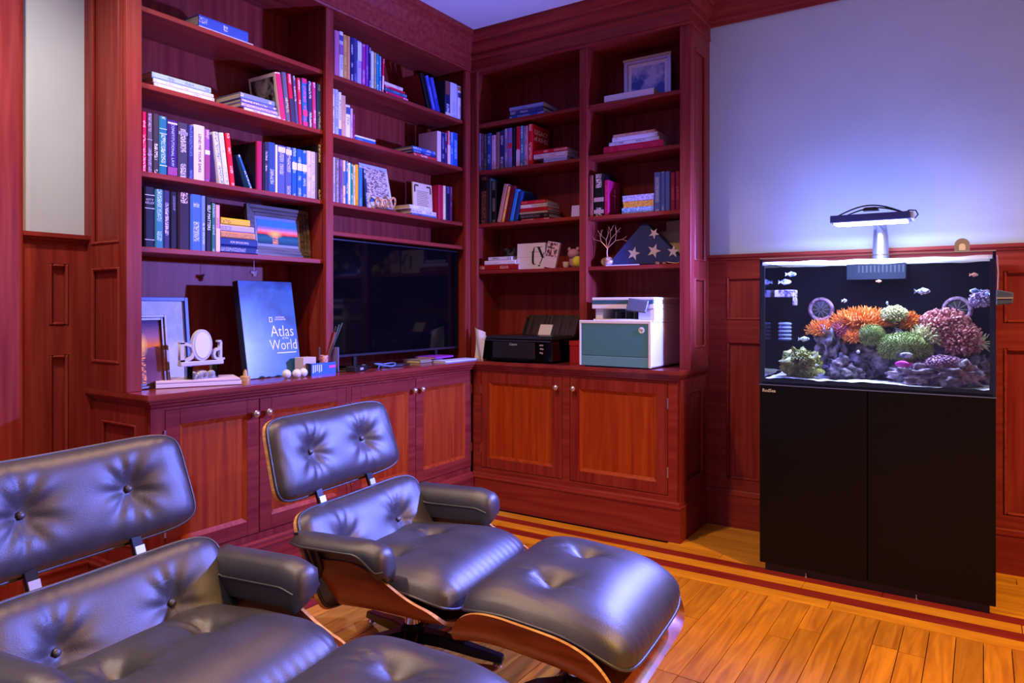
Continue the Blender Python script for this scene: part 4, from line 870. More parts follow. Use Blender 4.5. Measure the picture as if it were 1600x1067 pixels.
part('cover_emblem', MB().box(.0002, .0012, -.005, -.002, .258, .282).box(.0002, .0012, .010, .013, .258, .282).box(.0002, .0012, -.002, .010, .258, .261).box(.0002, .0012, -.002, .010, .279, .282), WT, at)
part('cover_line', bx(.0002, .001, .02, .135, .108, .112), WT, at)
for i, (y, x, nm) in enumerate(((2.150, -2.665, 'left'), (2.196, -2.650, 'middle'), (2.242, -2.660, 'right'))):
    b = MB().sphere((0, 0, .021), .0205, 16, 10); tag(part('golf_ball', b, mat('golf_ball_white', (.70, .70, .72), .35), loc=(x, y, CT), smooth=80), f'{nm} of three white golf balls on the counter below the atlas', 'ball', 'golf balls by the atlas')
wd = thing('wooden_block', 'small tan wooden block at the lower left of the atlas', 'block', (-2.74, 1.985, CT))
part('block', MB().lathe([(.022, 0), (.022, .018), (.018, .022), (.010, .022), (.008, .04), (.004, .05)], 14), noise_mat('tan_wood', (.40, .24, .08), (.55, .36, .14), nscale=20), wd, smooth=35)
hg = thing('hanging_ornament', 'small crystal ornament hanging above the atlas', 'ornament', (-2.82, 2.09, ZL[3] - SH))
part('cord', MB().tube([(0, 0, 0), (0, 0, -.05)], .0012, 5), flat('d8d0e8'), hg); part('crystal', MB().sphere((0, 0, -.062), (.012, .012, .016), 6, 4).sphere((0, -.014, -.056), .009, 6, 4).sphere((0, .012, -.05), .006, 6, 4), mat('crystal', (.6, .6, .75), .1, .6), hg)

# carton with small things
cx0 = thing('carton', 'blue and navy printed carton used as desk tray, right of the atlas', 'box', (-2.735, 2.372, CT), (0, 0, .05))
cb = MB(); w2, d2, hh = .080, .065, .058
for b_ in ((d2 - .003, d2, -w2, w2, 0, hh), (-d2, -d2 + .003, -w2, w2, 0, hh), (-d2 + .003, d2 - .003, -w2, -w2 + .003, 0, hh), (-d2 + .003, d2 - .003, w2 - .003, w2, 0, hh), (-d2 + .003, d2 - .003, -w2 + .003, w2 - .003, 0, .003)): cb.box(*b_)
part('tray', cb, flat('15153c'), cx0)
part('front_print', bx(d2, d2 + .0008, -w2, w2, 0, hh), flat('2a62b8'), cx0)
pr = MB()
for i in range(5): pr.box(d2 + .0008, d2 + .0014, -.072 + .02 * (i % 2) * 0 + .013 * i, -.065 + .013 * i, .012 + .004 * (i % 3), .050)
part('printed_lines', pr, flat('c8d8f0'), cx0); part('pink_patch', bx(d2 + .0008, d2 + .0014, .035, .078, .030, .042), flat('d84aa8'), cx0)
sl = MB()
for i in range(6): sl.box(-.05 + .017 * i, -.044 + .017 * i, -w2 - .0006, -w2 + .001, .010, .048)
part('side_lines', sl, flat('4a4a70'), cx0)
tag(part('small_box', bx(-.03, .03, -.068, .012, 0, .082), flat('c8b8b8'), bevel=.001, loc=(-2.735, 2.345, CT + .0035), rot=(0, 0, .05)), 'small white cardboard box standing in the blue carton', 'box')
pc = thing('pen_cup', 'pink patterned cup standing in the blue carton', 'cup', (-2.725, 2.425, CT + .0035))
part('cup', MB().lathe([(.018, 0), (.022, .085), (.0205, .085), (.0165, .004)], 16), noise_mat('cup_print', (.5, .08, .12), (.75, .45, .3), nscale=60, rough=.4, contrast=(.45, .55)), pc, smooth=40)
for i, (dx, dy, ln, c, nm) in enumerate(((.01, .035, .26, '18141c', 'tallest black'), (-.004, .030, .235, '2a1a3a', 'dark purple'), (.004, .022, .20, '803020', 'reddish brown'), (-.01, .042, .255, '204a38', 'dark green'))):
    p0 = Vector((-2.725 + dx * .4, 2.425 - .008 + i * .004, CT + .012)); d_ = Vector((dx, dy + .02, .12)).normalized()
    pn = thing('pen', f'{nm} pen leaning in the pink cup', 'pen', p0, group='pens in the cup')
    part('barrel', MB().tube([(0, 0, 0), d_ * ln * .8], .004, 8), flat(c), pn, smooth=40); part('cap', MB().tube([d_ * ln * .8, d_ * ln], [.0046, .004], 8), flat(c), pn, smooth=40)
ph = thing('tablet', 'slim lilac edged tablet standing behind the pen cup', 'tablet', (-2.745, 2.475, CT + .001), (0, 0, .35)); part('body', bx(-.055, .055, -.004, .004, 0, .125), flat('6a6098'), ph, bevel=.002); part('glass', bx(-.050, .050, .0041, .0046, .006, .119), BLACKGLOSS, ph)
# television
tv = thing('television', 'large black flat television standing in the bookcase bay', 'television', (-2.80, 3.058, CT))
part('panel', bx(-.035, 0, -.545, .545, .066, .682), BLACKPL, tv, bevel=.003)
part('screen', bx(0, .001, -.538, .538, .078, .676), BLACKGLOSS, tv)
[part('bezel', bx(0, .003, -.545, .545, z0, z1), mat('tv_bezel', (.05, .045, .07), .3, .6), tv) for z0, z1 in ((.066, .077), (.677, .682))]
for sg in (-1, 1):
    part('foot', MB().prism([(-.12, sg * .34 - .012), (.10, sg * .34 - .03), (.10, sg * .34 - .018), (-.10, sg * .34 + .012)], 0, .008).box(-.025, -.01, sg * .34 - .012, sg * .34 + .012, .008, .08), BLACKPL, tv, bevel=.001)
# devices, cables and papers before the television
ad = thing('power_adapter', 'black boxy power adapter on the counter before the television', 'adapter', (-2.665, 2.585, CT), (0, 0, .25))
part('body', bx(-.03, .03, -.055, .055, 0, .028), BLACKPL, ad, bevel=.004); part('label', bx(.03, .0305, -.01, .02, .008, .02), flat('b0b0b8'), ad)
for i, (y, x, a, lb) in enumerate(((2.70, -2.73, .7, 'black game controller lying beside the power adapter'), (2.86, -2.69, -.2, 'slim black remote device lying before the television'))):
    o = thing('remote_control', lb, 'remote', (x, y, CT), (0, 0, a)); part('body', bx(-.022, .022, -.075, .075, 0, .02), BLACKPL, o, bevel=.005)
    part('buttons', MB().box(-.012, -.004, -.05, -.03, .02, .0215).box(.004, .012, -.05, -.03, .02, .0215).box(-.008, .008, .0, .03, .02, .0215), GREYPL, o)
def cable(name, label, pts, r, m):
    P = [Vector(p) for p in pts]; out = []
    for i in range(len(P) - 1):
        p0, p1, p2, p3 = P[max(i - 1, 0)], P[i], P[i + 1], P[min(i + 2, len(P) - 1)]
        for k in range(8):
            t = k / 8; out.append(.5 * ((2 * p1) + (-p0 + p2) * t + (2 * p0 - 5 * p1 + 4 * p2 - p3) * t * t + (-p0 + 3 * p1 - 3 * p2 + p3) * t ** 3))
    out.append(P[-1]); return tag(part(name, MB().tube(out, r, 6), m, smooth=80), label, 'cable')
z = CT + .005
cable('cable', 'pale blue cable coiled on the counter before the television', [(-2.66, 2.74, z), (-2.70, 2.80, z + .012), (-2.66, 2.86, z + .02), (-2.62, 2.80, z + .008), (-2.68, 2.74, z + .02), (-2.74, 2.82, z + .015), (-2.69, 2.92, z)], .004, flat('5a78c8'))
cable('cable', 'black cable trailing from the power adapter to the television', [(-2.68, 2.53, z), (-2.72, 2.50, z), (-2.76, 2.58, z), (-2.70, 2.66, z + .01), (-2.75, 2.78, z), (-2.70, 2.98, z), (-2.72, 3.05, z)], .0045, BLACKPL)
book((-2.775 + .06, 3.14, CT + .010), (0, PI / 2, PI / 2), .019, .20, .14, '8a806a', '8a806a', 'tan notebook lying on the counter below the television', 'papers below the television')
book((-2.685, 3.24, CT + .0265), (0, PI / 2, PI / 2 + .12), .012, .20, .15, '9038a8', '9038a8', 'purple booklet lying on the tan notebook below the television', 'papers below the television')
book((-2.61, 3.24, CT + .006), (0, PI / 2, PI / 2 - .05), .011, .30, .10, 'c0ccf0', '90a0d0', 'pale blue booklet at the counter edge near the corner', 'papers below the television')

# television bay, third shelf: leaning print, wooden ornament, plaque
bd = thing('print_board', 'white board print of brown lettering leaning on the third shelf, television bay', 'print', (-2.805, 2.905, ZL[2] + .002), (0, -.22, .02))
part('board', bx(-.012, 0, -.112, .112, 0, .262), flat('b8c0e0'), bd, bevel=.001)
part('print', bx(0, .0008, -.092, .092, .075, .243), noise_mat('script_print', (.10, .06, .07), (.55, .52, .55), scale=(1, 60, 160), detail=2, rough=.6, contrast=(.40, .6)), bd)
part('print_boat', MB().prism([(-.05, .0), (.03, .012), (-.03, .03)], 0, .001).xform(Matrix.Translation((.0008, -.03, .04)) @ Matrix(((0, 0, 1, 0), (1, 0, 0, 0), (0, 1, 0, 0), (0, 0, 0, 1)))), flat('3058a8'), bd)
wo = thing('wooden_ornament', 'carved looping wooden ornament standing before the white board print', 'ornament', (-2.775, 2.915, ZL[2]))
WOODO = noise_mat('olive_wood', (.30, .12, .04), (.75, .45, .22), nscale=40, rough=.4, contrast=(.4, .6))
part('base', bx(-.012, .012, -.075, .075, 0, .012), noise_mat('dark_wood', (.06, .02, .01), (.12, .04, .02), nscale=20), wo, bevel=.003)
for y, zc, ry, rz, tl in ((-.055, .038, .020, .026, .25), (-.012, .040, .018, .020, 0), (.022, .042, .016, .020, -.2), (.056, .050, .019, .030, -.35)):
    pts = [(0, y + ry * math.cos(a) * math.cos(tl) - rz * math.sin(a) * math.sin(tl), zc + ry * math.cos(a) * math.sin(tl) + rz * math.sin(a) * math.cos(tl)) for a in [2 * PI * i / 20 for i in range(20)]]
    part('loop', MB().loop(pts, .006, 7), WOODO, wo, smooth=60)
pq = thing('plaque', 'cream printed plaque standing behind the flat stack, third shelf, television bay', 'plaque', (-2.815, 3.284, ZL[2] + .001), (0, -.05, 0))
part('card', bx(-.010, 0, -.088, .088, 0, .208), CREAM, pq, bevel=.001)
ln = MB()
for i in range(13): ln.box(0, .0006, -.055, .055 - (i % 3) * .008, .030 + i * .0105, .034 + i * .0105)
part('text_lines', ln, flat('8a7258'), pq)
for sg in (-1, 1): part('corner_scroll', MB().box(0, .0008, sg * .055 - .018, sg * .055 + .018, .186, .196).box(0, .0008, sg * .072 - .006, sg * .072 + .006, .15, .186), flat('4a3018'), pq)
# support pins of the adjustable shelves
# ================================================================= RIGHT BOOKCASE THINGS
def picR(name, label, x0, x1, y, z, h, fm, pm, tilt=.10):
    return picture(name, label, x1 - x0, h, .022, fm, .02, pm, ((x0 + x1) / 2, y, z), Matrix.Rotation(-PI / 2, 3, 'Z').to_euler() if False else (0, 0, -PI / 2))
art = picR('painting', 'small framed blue abstract painting on the top shelf, white-printer bay', -1.748, -1.462, 3.84, ZRB[0] + .001, .262, mat('silver_lilac_frame', (.45, .42, .55), .35, .3), noise_mat('abstract_blue', (.03, .08, .40), (.50, .50, .72), nscale=11, detail=5, rough=.5, contrast=(.45, .62)))
part('frame_top', bx(-.002, .026, -.146, .146, .256, .268), mat('gold_edge', (.55, .42, .22), .35, .5), art)
cd = thing('card', 'small white card standing by the divider, third shelf, black-printer bay', 'card', (-1.995, 3.70, ZRA[2]), (-.12, 0, 0)); part('card', bx(-.036, .036, 0, .002, 0, .070), flat('c0b8e0'), cd)
tb = thing('letter_block', 'white square block with black letters ty, fourth shelf, black-printer bay', 'block', (-2.318, 3.705, ZRA[3]), (-.04, 0, 0))
part('block', bx(-.101, .101, 0, .03, 0, .160), flat('d0ccd8'), tb, bevel=.002); part('seam', bx(-.101, .101, -.0004, .0, .074, .0755), flat('9890a0'), tb)
def ty_glyph(strokes):
    mb = MB()
    for P in strokes:
        for (x0, z0, w0), (x1, z1, w1) in zip(P, P[1:]):
            b = len(mb.v); mb.v += [(x, y, z) for y in (-.0012, 0) for x, z in ((x0 - w0 / 2, z0), (x0 + w0 / 2, z0), (x1 + w1 / 2, z1), (x1 - w1 / 2, z1))]
            for q in ((0, 1, 2, 3), (7, 6, 5, 4), (0, 4, 5, 1), (1, 5, 6, 2), (2, 6, 7, 3), (3, 7, 4, 0)): mb.face([b + i for i in q])
    return mb
INK = flat('0c0a12')
part('letter_t', ty_glyph([[(.024, .135, .003), (.022, .118, .010), (.016, .104, .014), (.016, .045, .014), (.020, .032, .014), (.030, .026, .011), (.042, .030, .004)], [(-.008, .105, .004), (-.007, .108, .004)], [(.03, .1035, .06), (.03, .1055, .06)]]), INK, tb)
part('letter_y', ty_glyph([[(.055, .134, .018), (.088, .066, .016)], [(.055, .133, .05), (.055, .136, .05)], [(.095, .10, .005), (.078, .052, .006), (.066, .030, .006)], [(.064, .024, .018), (.060, .016, .012)]]), INK, tb)
ca = thing('photo_block', 'tilted block with family photo above blank panel, right of the letter block', 'photo', (-2.178, 3.690, ZRA[3] + .0035), (-.08, .18, .0))
part('block', bx(-.042, .042, 0, .022, .0, .158), flat('c8b8d8'), ca, bevel=.0015); part('photo', bx(-.036, .036, -.0008, .0, .068, .153), noise_mat('busy_photo', (.06, .01, .03), (.65, .45, .50), nscale=60, detail=2, rough=.4, contrast=(.45, .55)), ca)
dp = thing('photo_print', 'dark photograph standing behind the left flat stack, fourth shelf, black-printer bay', 'photo', (-2.545, 3.87, ZRA[3]), (-.1, 0, 0)); part('print', bx(-.095, .075, 0, .003, 0, .155), noise_mat('dark_people_photo', (.006, .005, .008), (.22, .2, .22), nscale=26, detail=3, contrast=(.5, .68)), dp)
pk = thing('pig_toy', 'pink plush ball toy by the divider, fourth shelf, black-printer bay', 'toy', (-2.045, 3.76, ZRA[3])); part('body', MB().sphere((0, 0, .085), (.04, .035, .032), 14, 9).lathe([(.022, 0), (.03, .02), (.028, .056)], 12), mat('pink_plush', (.45, .22, .26), .8), pk, smooth=80); [part('ear', MB().sphere((x, -.01, .114), (.012, .008, .012), 8, 6), MATS['pink_plush'], pk, smooth=80) for x in (.03, -.026)]
tn = thing('tennis_ball', 'yellow tennis ball by the divider, fourth shelf, black-printer bay', 'ball', (-1.985, 3.700, ZRA[3])); part('felt', MB().sphere((0, 0, .033), .033, 18, 12), mat('tennis_felt', (.55, .58, .03), .9), tn, smooth=80)
part('seam', MB().loop([(.0325 * math.cos(a) * math.cos(.5 * math.sin(2 * a)), .0325 * math.sin(.5 * math.sin(2 * a)) - .003, .033 + .0325 * math.sin(a) * math.cos(.5 * math.sin(2 * a))) for a in [2 * PI * i / 40 for i in range(40)]], .0015, 5), PAPER, tn, smooth=80)
cp = thing('small_cup', 'small cream cup left of the tennis ball', 'cup', (-2.062, 3.695, ZRA[3])); part('cup', MB().lathe([(.012, 0), (.019, .01), (.021, .035), (.0195, .035), (.017, .012), (.002, .008)], 16), mat('cream_glaze', (.5, .45, .36), .4), cp, smooth=40)
# three small boxes
for i, (h0, c1, c2, nm, x0, x1) in enumerate(((0, (.10, .22, .50), (.35, .55, .75), 'bottom blue', -1.700, -1.512), (.034, (.45, .20, .02), (.72, .42, .06), 'middle orange', -1.692, -1.512), (.069, (.50, .52, .72), (.25, .28, .50), 'top white and blue', -1.696, -1.510))):
    b = thing('patterned_box', f'{nm} speckled small box in the pile of three, third shelf', 'box', ((x0 + x1) / 2, 3.76, ZRB[2] + h0), group='patterned boxes on the third shelf')
    m = noise_mat('speckle_' + nm.split()[1] + str(i), c1, c2, nscale=130, detail=2, contrast=(.45, .55), rough=.5); L2 = (x1 - x0) / 2
    part('body', bx(-L2, L2, -.07, .07, 0, .020), m, b, bevel=.001); part('lid', bx(-L2 - .001, L2 + .001, -.071, .071, .020, .034), m, b, bevel=.001)
# copper tree on a stone, folded flag, folder
tr = thing('wire_tree', 'bare copper wire tree on a stone, fourth shelf, white-printer bay', 'ornament', (-1.812, 3.735, ZRB[3]))
rk = MB().sphere((0, 0, .028), (.040, .030, .030), 14, 10); part('stone', rk, noise_mat('agate', (.22, .08, .02), (.70, .60, .48), nscale=30, rough=.3, contrast=(.4, .6)), tr, smooth=80)
COP = mat('copper_wire', (.55, .30, .20), .4, .6)
def branch(mb, p, d, ln, r, depth, rg):
    q = p + d * ln; mid = p + d * ln * .5 + Vector((rg.uniform(-.1, .1), rg.uniform(-.1, .1), 0)) * ln * .5
    mb.tube([p, mid, q], [r, r * .9, r * .75], 5)
    if depth > 0:
        for sgn in (-1, 1):
            a = sgn * rg.uniform(.35, .75); e_ = Vector((d.x * math.cos(a) + d.z * math.sin(a), d.y + rg.uniform(-.25, .25), -d.x * math.sin(a) + d.z * math.cos(a))).normalized()
            branch(mb, q, e_, ln * rg.uniform(.65, .9), r * .72, depth - 1, rg)
rg = random.Random(11)
for lean, ln in ((-.75, .062), (-.2, .055), (.45, .062), (.85, .068)):
    mb = MB(); branch(mb, Vector((0, 0, .105)), Vector((math.sin(lean), rg.uniform(-.2, .2), math.cos(lean))).normalized(), ln * .95, .0030, 2, rg); part('branch', mb, COP, tr, smooth=60)
part('trunk', MB().tube([(0, 0, .05), (-.003, 0, .08), (0, 0, .107)], [.0045, .004, .0036], 7), COP, tr, smooth=60)
fg = thing('folded_flag', 'dark blue folded triangle flag with white stars, fourth shelf, white-printer bay', 'flag', (-1.585, 3.735, ZRB[3]), (-.06, 0, 0))
poly = [(-.225, .0), (-.215, .018), (-.02, .232), (0, .24), (.02, .230), (.228, .02), (.236, .0)]
def flagmesh(y0, y1, infl):
    mb = MB(); n = len(poly); mb.v = [(x, y0, z) for x, z in poly] + [(x * .97, y0 - infl, .008 + z * .955) for x, z in poly] + [(x, y1, z) for x, z in poly]
    mb.face([n + i for i in range(n)]); mb.face([2 * n + i for i in reversed(range(n))])
    for i in range(n): j = (i + 1) % n; mb.face([i, j, n + j, n + i]); mb.face([j, i, 2 * n + i, 2 * n + j])
    return mb
part('cloth', flagmesh(0, .07, .008), noise_mat('flag_blue', (.008, .018, .11), (.014, .03, .15), nscale=60, rough=.75), fg)
part('fold', MB().box(-.008, .008, -.010, -.006, .05, .052), flat('0c1850'), fg)
def star(cx, cz, r, rot):
    mb = MB(); pts = [(cx + (r if i % 2 == 0 else r * .40) * math.sin(rot + PI * i / 5), cz + (r if i % 2 == 0 else r * .40) * math.cos(rot + PI * i / 5)) for i in range(10)]
    mb.v = [(x, -.0095, z) for x, z in pts] + [(x, -.008, z) for x, z in pts] + [(cx, -.0102, cz)]
    for i in range(10): j = (i + 1) % 10; mb.face([i, j, 20]); mb.face([j, i, 10 + i, 10 + j])
    return mb
for cx, cz, r, a in ((-.062, .068, .040, .25), (.060, .078, .042, .35), (.058, .176, .032, .55), (.172, .070, .036, .1)): part('star', star(cx, cz, r, a), flat('c0b8c0'), fg)
fo = thing('folder', 'beige cardboard folder standing behind the folded flag', 'folder', (-1.49, 3.865, ZRB[3] + .001), (-.04, .0, 0)); part('sheet', MB().prism([(-.14, 0), (.172, 0), (.172, .16), (.12, .262), (-.02, .252), (-.02, .2), (-.14, .19)], 0, .006).xform(Matrix(((1, 0, 0, 0), (0, 0, 1, 0), (0, 1, 0, 0), (0, 0, 0, 1)))), noise_mat('beige_card', (.42, .33, .25), (.50, .40, .31), nscale=8, rough=.8), fo)
pp_ = thing('paper_strip', 'white folded paper strip lying before the flag', 'paper', (-1.70, 3.700, ZRB[3] + .0005), (0, 0, .03)); part('sheet', MB().prism([(-.10, -.01), (.10, 0), (.04, .02), (-.04, .03)], 0, .006), flat('c8c8dc'), pp_)
kc = thing('small_medal', 'small copper medals lying at the foot of the flag', 'medal', (-1.47, 3.697, ZRB[3] + .0005)); part('disc', MB().lathe([(.014, 0), (.016, .002), (.016, .012), (.010, .016)], 12, c=(-.02, 0, 0)).lathe([(.012, 0), (.014, .002), (.014, .010), (.008, .013)], 12, c=(.02, 0, 0)), mat('copper_disc', (.6, .32, .2), .3, .8), kc, smooth=40); part('chain', MB().tube([(.034, 0, .012), (.06, .005, .006), (.09, .002, .003), (.11, .004, .008)], .0022, 5), COP, kc, smooth=60)

# ---- printers
bp = thing('inkjet_printer', 'black inkjet printer with raised paper tray on the counter corner', 'printer', (-2.305, 3.69, CT))
part('body', MB().frustum((-.250, .245, -.165, .165), (-.242, .237, -.150, .160), .010, .135).frustum((-.235, .23, -.15, .15), (-.235, .23, -.15, .15), 0, .010), BLACKGLOSS, bp, bevel=.006)
part('lid', MB().frustum((-.242, .237, -.150, .160), (-.225, .220, -.130, .150), .137, .155), BLACKPL, bp, bevel=.003)
part('front_panel', bx(-.17, .13, -.1675, -.160, .022, .120), BLACKPL, bp, bevel=.002)
part('output_tray', MB().frustum((-.16, .11, -.20, -.163), (-.16, .11, -.195, -.163), .012, .026), BLACKGLOSS, bp, bevel=.002)
part('trim_line', bx(-.235, .23, -.1665, -.158, .1265, .1290), mat('bluegrey_trim', (.18, .2, .3), .3, .6), bp)
link('brand_mark', text_mesh('Canon', .020, .0004), flat('b8b8c0'), bp, (-.02, -.1685, .106), ROT_R)
for i, (x, z) in enumerate(((.165, .105), (.178, .105), (.168, .085), (.180, .083), (.166, .062), (.178, .06))): part('button', MB().box(x - .004, x + .004, -.1655, -.156, z - .004, z + .004), flat('a8a8b8'), bp)
o = part('paper_tray', MB().box(-.15, .23, 0, .006, 0, .145).box(-.15, -.14, -.02, 0, 0, .12).box(.22, .23, -.02, 0, 0, .14), noise_mat('tray_plastic', (.02, .015, .015), (.06, .045, .04), scale=(80, 3, 3), rough=.25), bp, loc=(.02, .115, .150), rot=(-.5, 0, 0))
part('paper_sheet', bx(-.04, .05, -.004, -.001, .0, .075), PAPER, o)
sp = thing('paper_sheets', 'crumpled white sheets standing left of the inkjet printer', 'paper', (-2.64, 3.60, CT), (0, 0, -.25)); part('sheet', MB().grid(lambda i, j: (-.035 + .095 * i, .012 * math.sin(i * 5 + j * 3), .205 * j - .035 * i * j), 8, 6).grid(lambda i, j: (-.03 + .085 * i, .010 + .012 * math.sin(i * 4 + 1 + j * 3), .20 * j - .05 * i * j), 8, 6), PAPER, sp, smooth=80)
rb = thing('red_box', 'small red lidded box between the two printers', 'box', (-1.985, 3.74, CT)); part('body', bx(-.045, .055, -.06, .06, 0, .10), flat('a01010'), rb, bevel=.001); part('lid', bx(-.048, .058, -.063, .063, .10, .128), flat('a81212'), rb, bevel=.0015); part('stud', MB().lathe([(.005, 0), (.005, .004), (.002, .006)], 10).xform(Matrix.Translation((.03, -.063, .112)) @ Matrix.Rotation(PI / 2, 4, 'X')), NICKEL, rb, smooth=40)
hp = thing('laser_printer', 'white laser printer with teal front door and tilted touch screen', 'printer', (-1.660, 3.70, CT))
part('body', MB().box(-.212, .212, -.190, .235, .006, .245), WHITEPL, hp, bevel=.006)
part('foot', MB().box(-.19, -.15, -.17, -.13, 0, .007).box(.15, .19, -.17, -.13, 0, .007).box(-.19, -.15, .18, .22, 0, .007).box(.15, .19, .18, .22, 0, .007), BLACKPL, hp)
part('front_frame', MB().box(-.212, -.200, -.198, -.190, .006, .255).box(.196, .212, -.198, -.190, .006, .255).box(-.200, .196, -.198, -.190, .238, .255), WHITEPL, hp, bevel=.002)
part('front_door', bx(-.199, .195, -.1965, -.189, .062, .236), TEALPL, hp, bevel=.002)
part('lower_tray', bx(-.199, .195, -.1965, -.189, .006, .060), TEALPL2, hp, bevel=.002)
lg_ = part('logo_disc', MB().lathe([(.0165, 0), (.0165, .001), (.015, .0014)], 24).xform(Matrix.Translation((.158, -.1966, .205)) @ Matrix.Rotation(PI / 2, 4, 'X')), flat('e0e4ea'), hp)
link('logo_letters', text_mesh('hp', .022, .0004), flat('285868'), lg_, (.158, -.1985, .207), ROT_R)
part('output_bay_floor', MB().box(-.150, .212, -.150, .235, .245, .262), WHITEPL, hp, bevel=.003)
part('output_bay', MB().box(-.150, -.105, -.120, .235, .262, .318).box(.12, .212, -.150, .235, .262, .318).box(-.105, .12, .10, .235, .262, .318), WHITEPL, hp, bevel=.002)
part('bay_guides', MB().box(-.06, -.055, -.05, .1, .262, .30).box(.0, .005, -.05, .1, .262, .30).box(.05, .055, -.05, .1, .262, .30), GREYPL, hp)  # three thin grey plastic guides standing in the output bay
part('scanner', MB().box(-.155, .212, -.155, .235, .318, .345), WHITEPL, hp, bevel=.003)
part('scanner_stripe', bx(-.153, .205, -.1565, -.14, .345, .364), DTEAL, hp)
part('scanner_lid', MB().box(-.155, .212, -.155, .235, .364, .380).box(-.150, .208, -.139, .23, .345, .364), WHITEPL, hp, bevel=.003)
o = part('touch_screen', bx(-.058, .058, -.008, .004, -.035, .035), mat('screen_shell', (.03, .05, .12), .3), hp, bevel=.003, loc=(.125, -.172, .335), rot=(-.35, .12, 0)); part('display', bx(-.050, .050, -.0088, -.008, -.028, .028), SCREENM, o)

# ================================================================= AQUARIUM
from mathutils import noise as mnoise
TX0, TX1, TY0, TY1, TZ0, TZ1 = -.858, .042, 3.362, 3.872, .855, 1.428
st_ = thing('aquarium_cabinet', 'tall black two-door cabinet carrying the aquarium', 'cabinet', ((TX0 + TX1) / 2, (TY0 + TY1) / 2, 0))
def stp(name, mb, m, **k):
    o = part(name, mb, m, st_, **k); o.location = (-(TX0 + TX1) / 2, -(TY0 + TY1) / 2, 0); return o
stp('body', bx(TX0, TX1, TY0 + .02, TY1, .055, .850), BLACKCAB, bevel=.002)
stp('plinth', bx(TX0 + .02, TX1 - .02, TY0 + .020, TY1 - .03, .001, .055), BLACKPL)
xm = -.411
stp('door', bx(TX0, xm - .0015, TY0 - .001, TY0 + .018, .036, .850), BLACKCAB, bevel=.002); stp('door', bx(xm + .0015, TX1, TY0 - .001, TY0 + .018, .036, .850), BLACKCAB, bevel=.002)
for x in (-.66, -.23): stp('levelling_foot', MB().lathe([(.007, 0), (.007, .004), (.003, .006), (.003, .02)], 12, c=(x, TY0 + .011, 0)), NICKEL, smooth=40)
lb_ = link('brand_mark', text_mesh('RedSea', .020, .0004, ax='LEFT', bold=.0003), flat('c8c8d0'), st_, (TX0 + .012 - (TX0 + TX1) / 2, TY0 - .0018 - (TY0 + TY1) / 2, .826), ROT_R)

tk = thing('aquarium', 'frameless glass reef aquarium with black back on the black cabinet', 'aquarium', ((TX0 + TX1) / 2, (TY0 + TY1) / 2, TZ0 - .004))
def tkp(name, mb, m, **k):
    o = part(name, mb, m, tk, **k); o.location = (-(TX0 + TX1) / 2, -(TY0 + TY1) / 2, -(TZ0 - .004)); return o
G = .010
tkp('base_trim', bx(TX0 - .002, TX1 + .002, TY0 - .002, TY1, .8505, TZ0), mat('blue_grey_trim', (.22, .26, .42), .25, .7))
tkp('front_pane', bx(TX0, TX1, TY0, TY0 + G, TZ0, TZ1), GLASS)
tkp('side_pane', bx(TX0, TX0 + G, TY0 + G, TY1 - G, TZ0, TZ1), GLASS); tkp('side_pane', bx(TX1 - G, TX1, TY0 + G, TY1 - G, TZ0, TZ1), GLASS)
BLKBACK = mat('black_back_panel', (.0004, .0008, .004), .6, spec=.04)
tkp('back_pane', bx(TX0, TX1, TY1 - G, TY1, TZ0, TZ1), BLKBACK)
tkp('floor_pane', bx(TX0 + G, TX1 - G, TY0 + G, TY1 - G, TZ0, TZ0 + .010), BLKBACK)
for x0, x1 in ((TX0 + .0005, TX0 + .020), (TX1 - .020, TX1 - .0005)): tkp('black_edge', bx(x0, x1, TY0 + G + .0005, TY0 + G + .003, TZ0, TZ1 - .03), BLACKPL)
tkp('bottom_edge', bx(TX0 + .02, TX1 - .02, TY0 + G + .0005, TY0 + G + .003, TZ0, TZ0 + .022), mat('bottom_edge', (.006, .008, .02), .4))
tkp('top_edge', MB().box(TX0, TX1, TY0, TY0 + G, TZ1, TZ1 + .003), mat('polished_glass_edge', (.42, .48, .62), .2, spec=.8))
tkp('overflow_box', bx(-.55, -.30, TY1 - .11, TY1 - G, 1.34, 1.415), mat('overflow_plastic', (.004, .008, .030), .6, spec=.2))
ob = MB()
for i in range(12): ob.box(-.50 + .017 * i, -.493 + .017 * i, TY1 - .112, TY1 - .110, 1.372, 1.406)
tkp('overflow_slots', ob, mat('overflow_slot', (.01, .015, .05), .5))
wt = tkp('water_surface', MB().grid(lambda i, j: (TX0 + G + .001 + (TX1 - TX0 - 2 * G - .002) * i, TY0 + G + .001 + (TY1 - TY0 - 2 * G - .002) * j, 1.413 + .0025 * math.sin(i * 31 + j * 9) * math.sin(j * 22 + i * 5)), 60, 34), WATER, smooth=80)
SAND = noise_mat('white_sand', (.62, .64, .68), (.80, .81, .84), nscale=120, detail=2, rough=.9)
sd = MB(); nx, ny = 50, 28
def sandz(x, y): return .883 + .010 * mnoise.noise(Vector((x * 6, y * 6, 0))) + .006 * mnoise.noise(Vector((x * 22, y * 22, 3)))
sd.grid(lambda i, j: (TX0 + .0215 + (TX1 - TX0 - .043) * i, TY0 + G + .004 + (TY1 - TY0 - 2 * G - .006) * j, sandz(TX0 + .9 * i, TY0 + .5 * j)), nx, ny)
o = part('sand', sd, SAND, smooth=80); o['kind'] = 'stuff'; o['label'] = 'white sand bed on the aquarium floor'; o['category'] = 'sand'

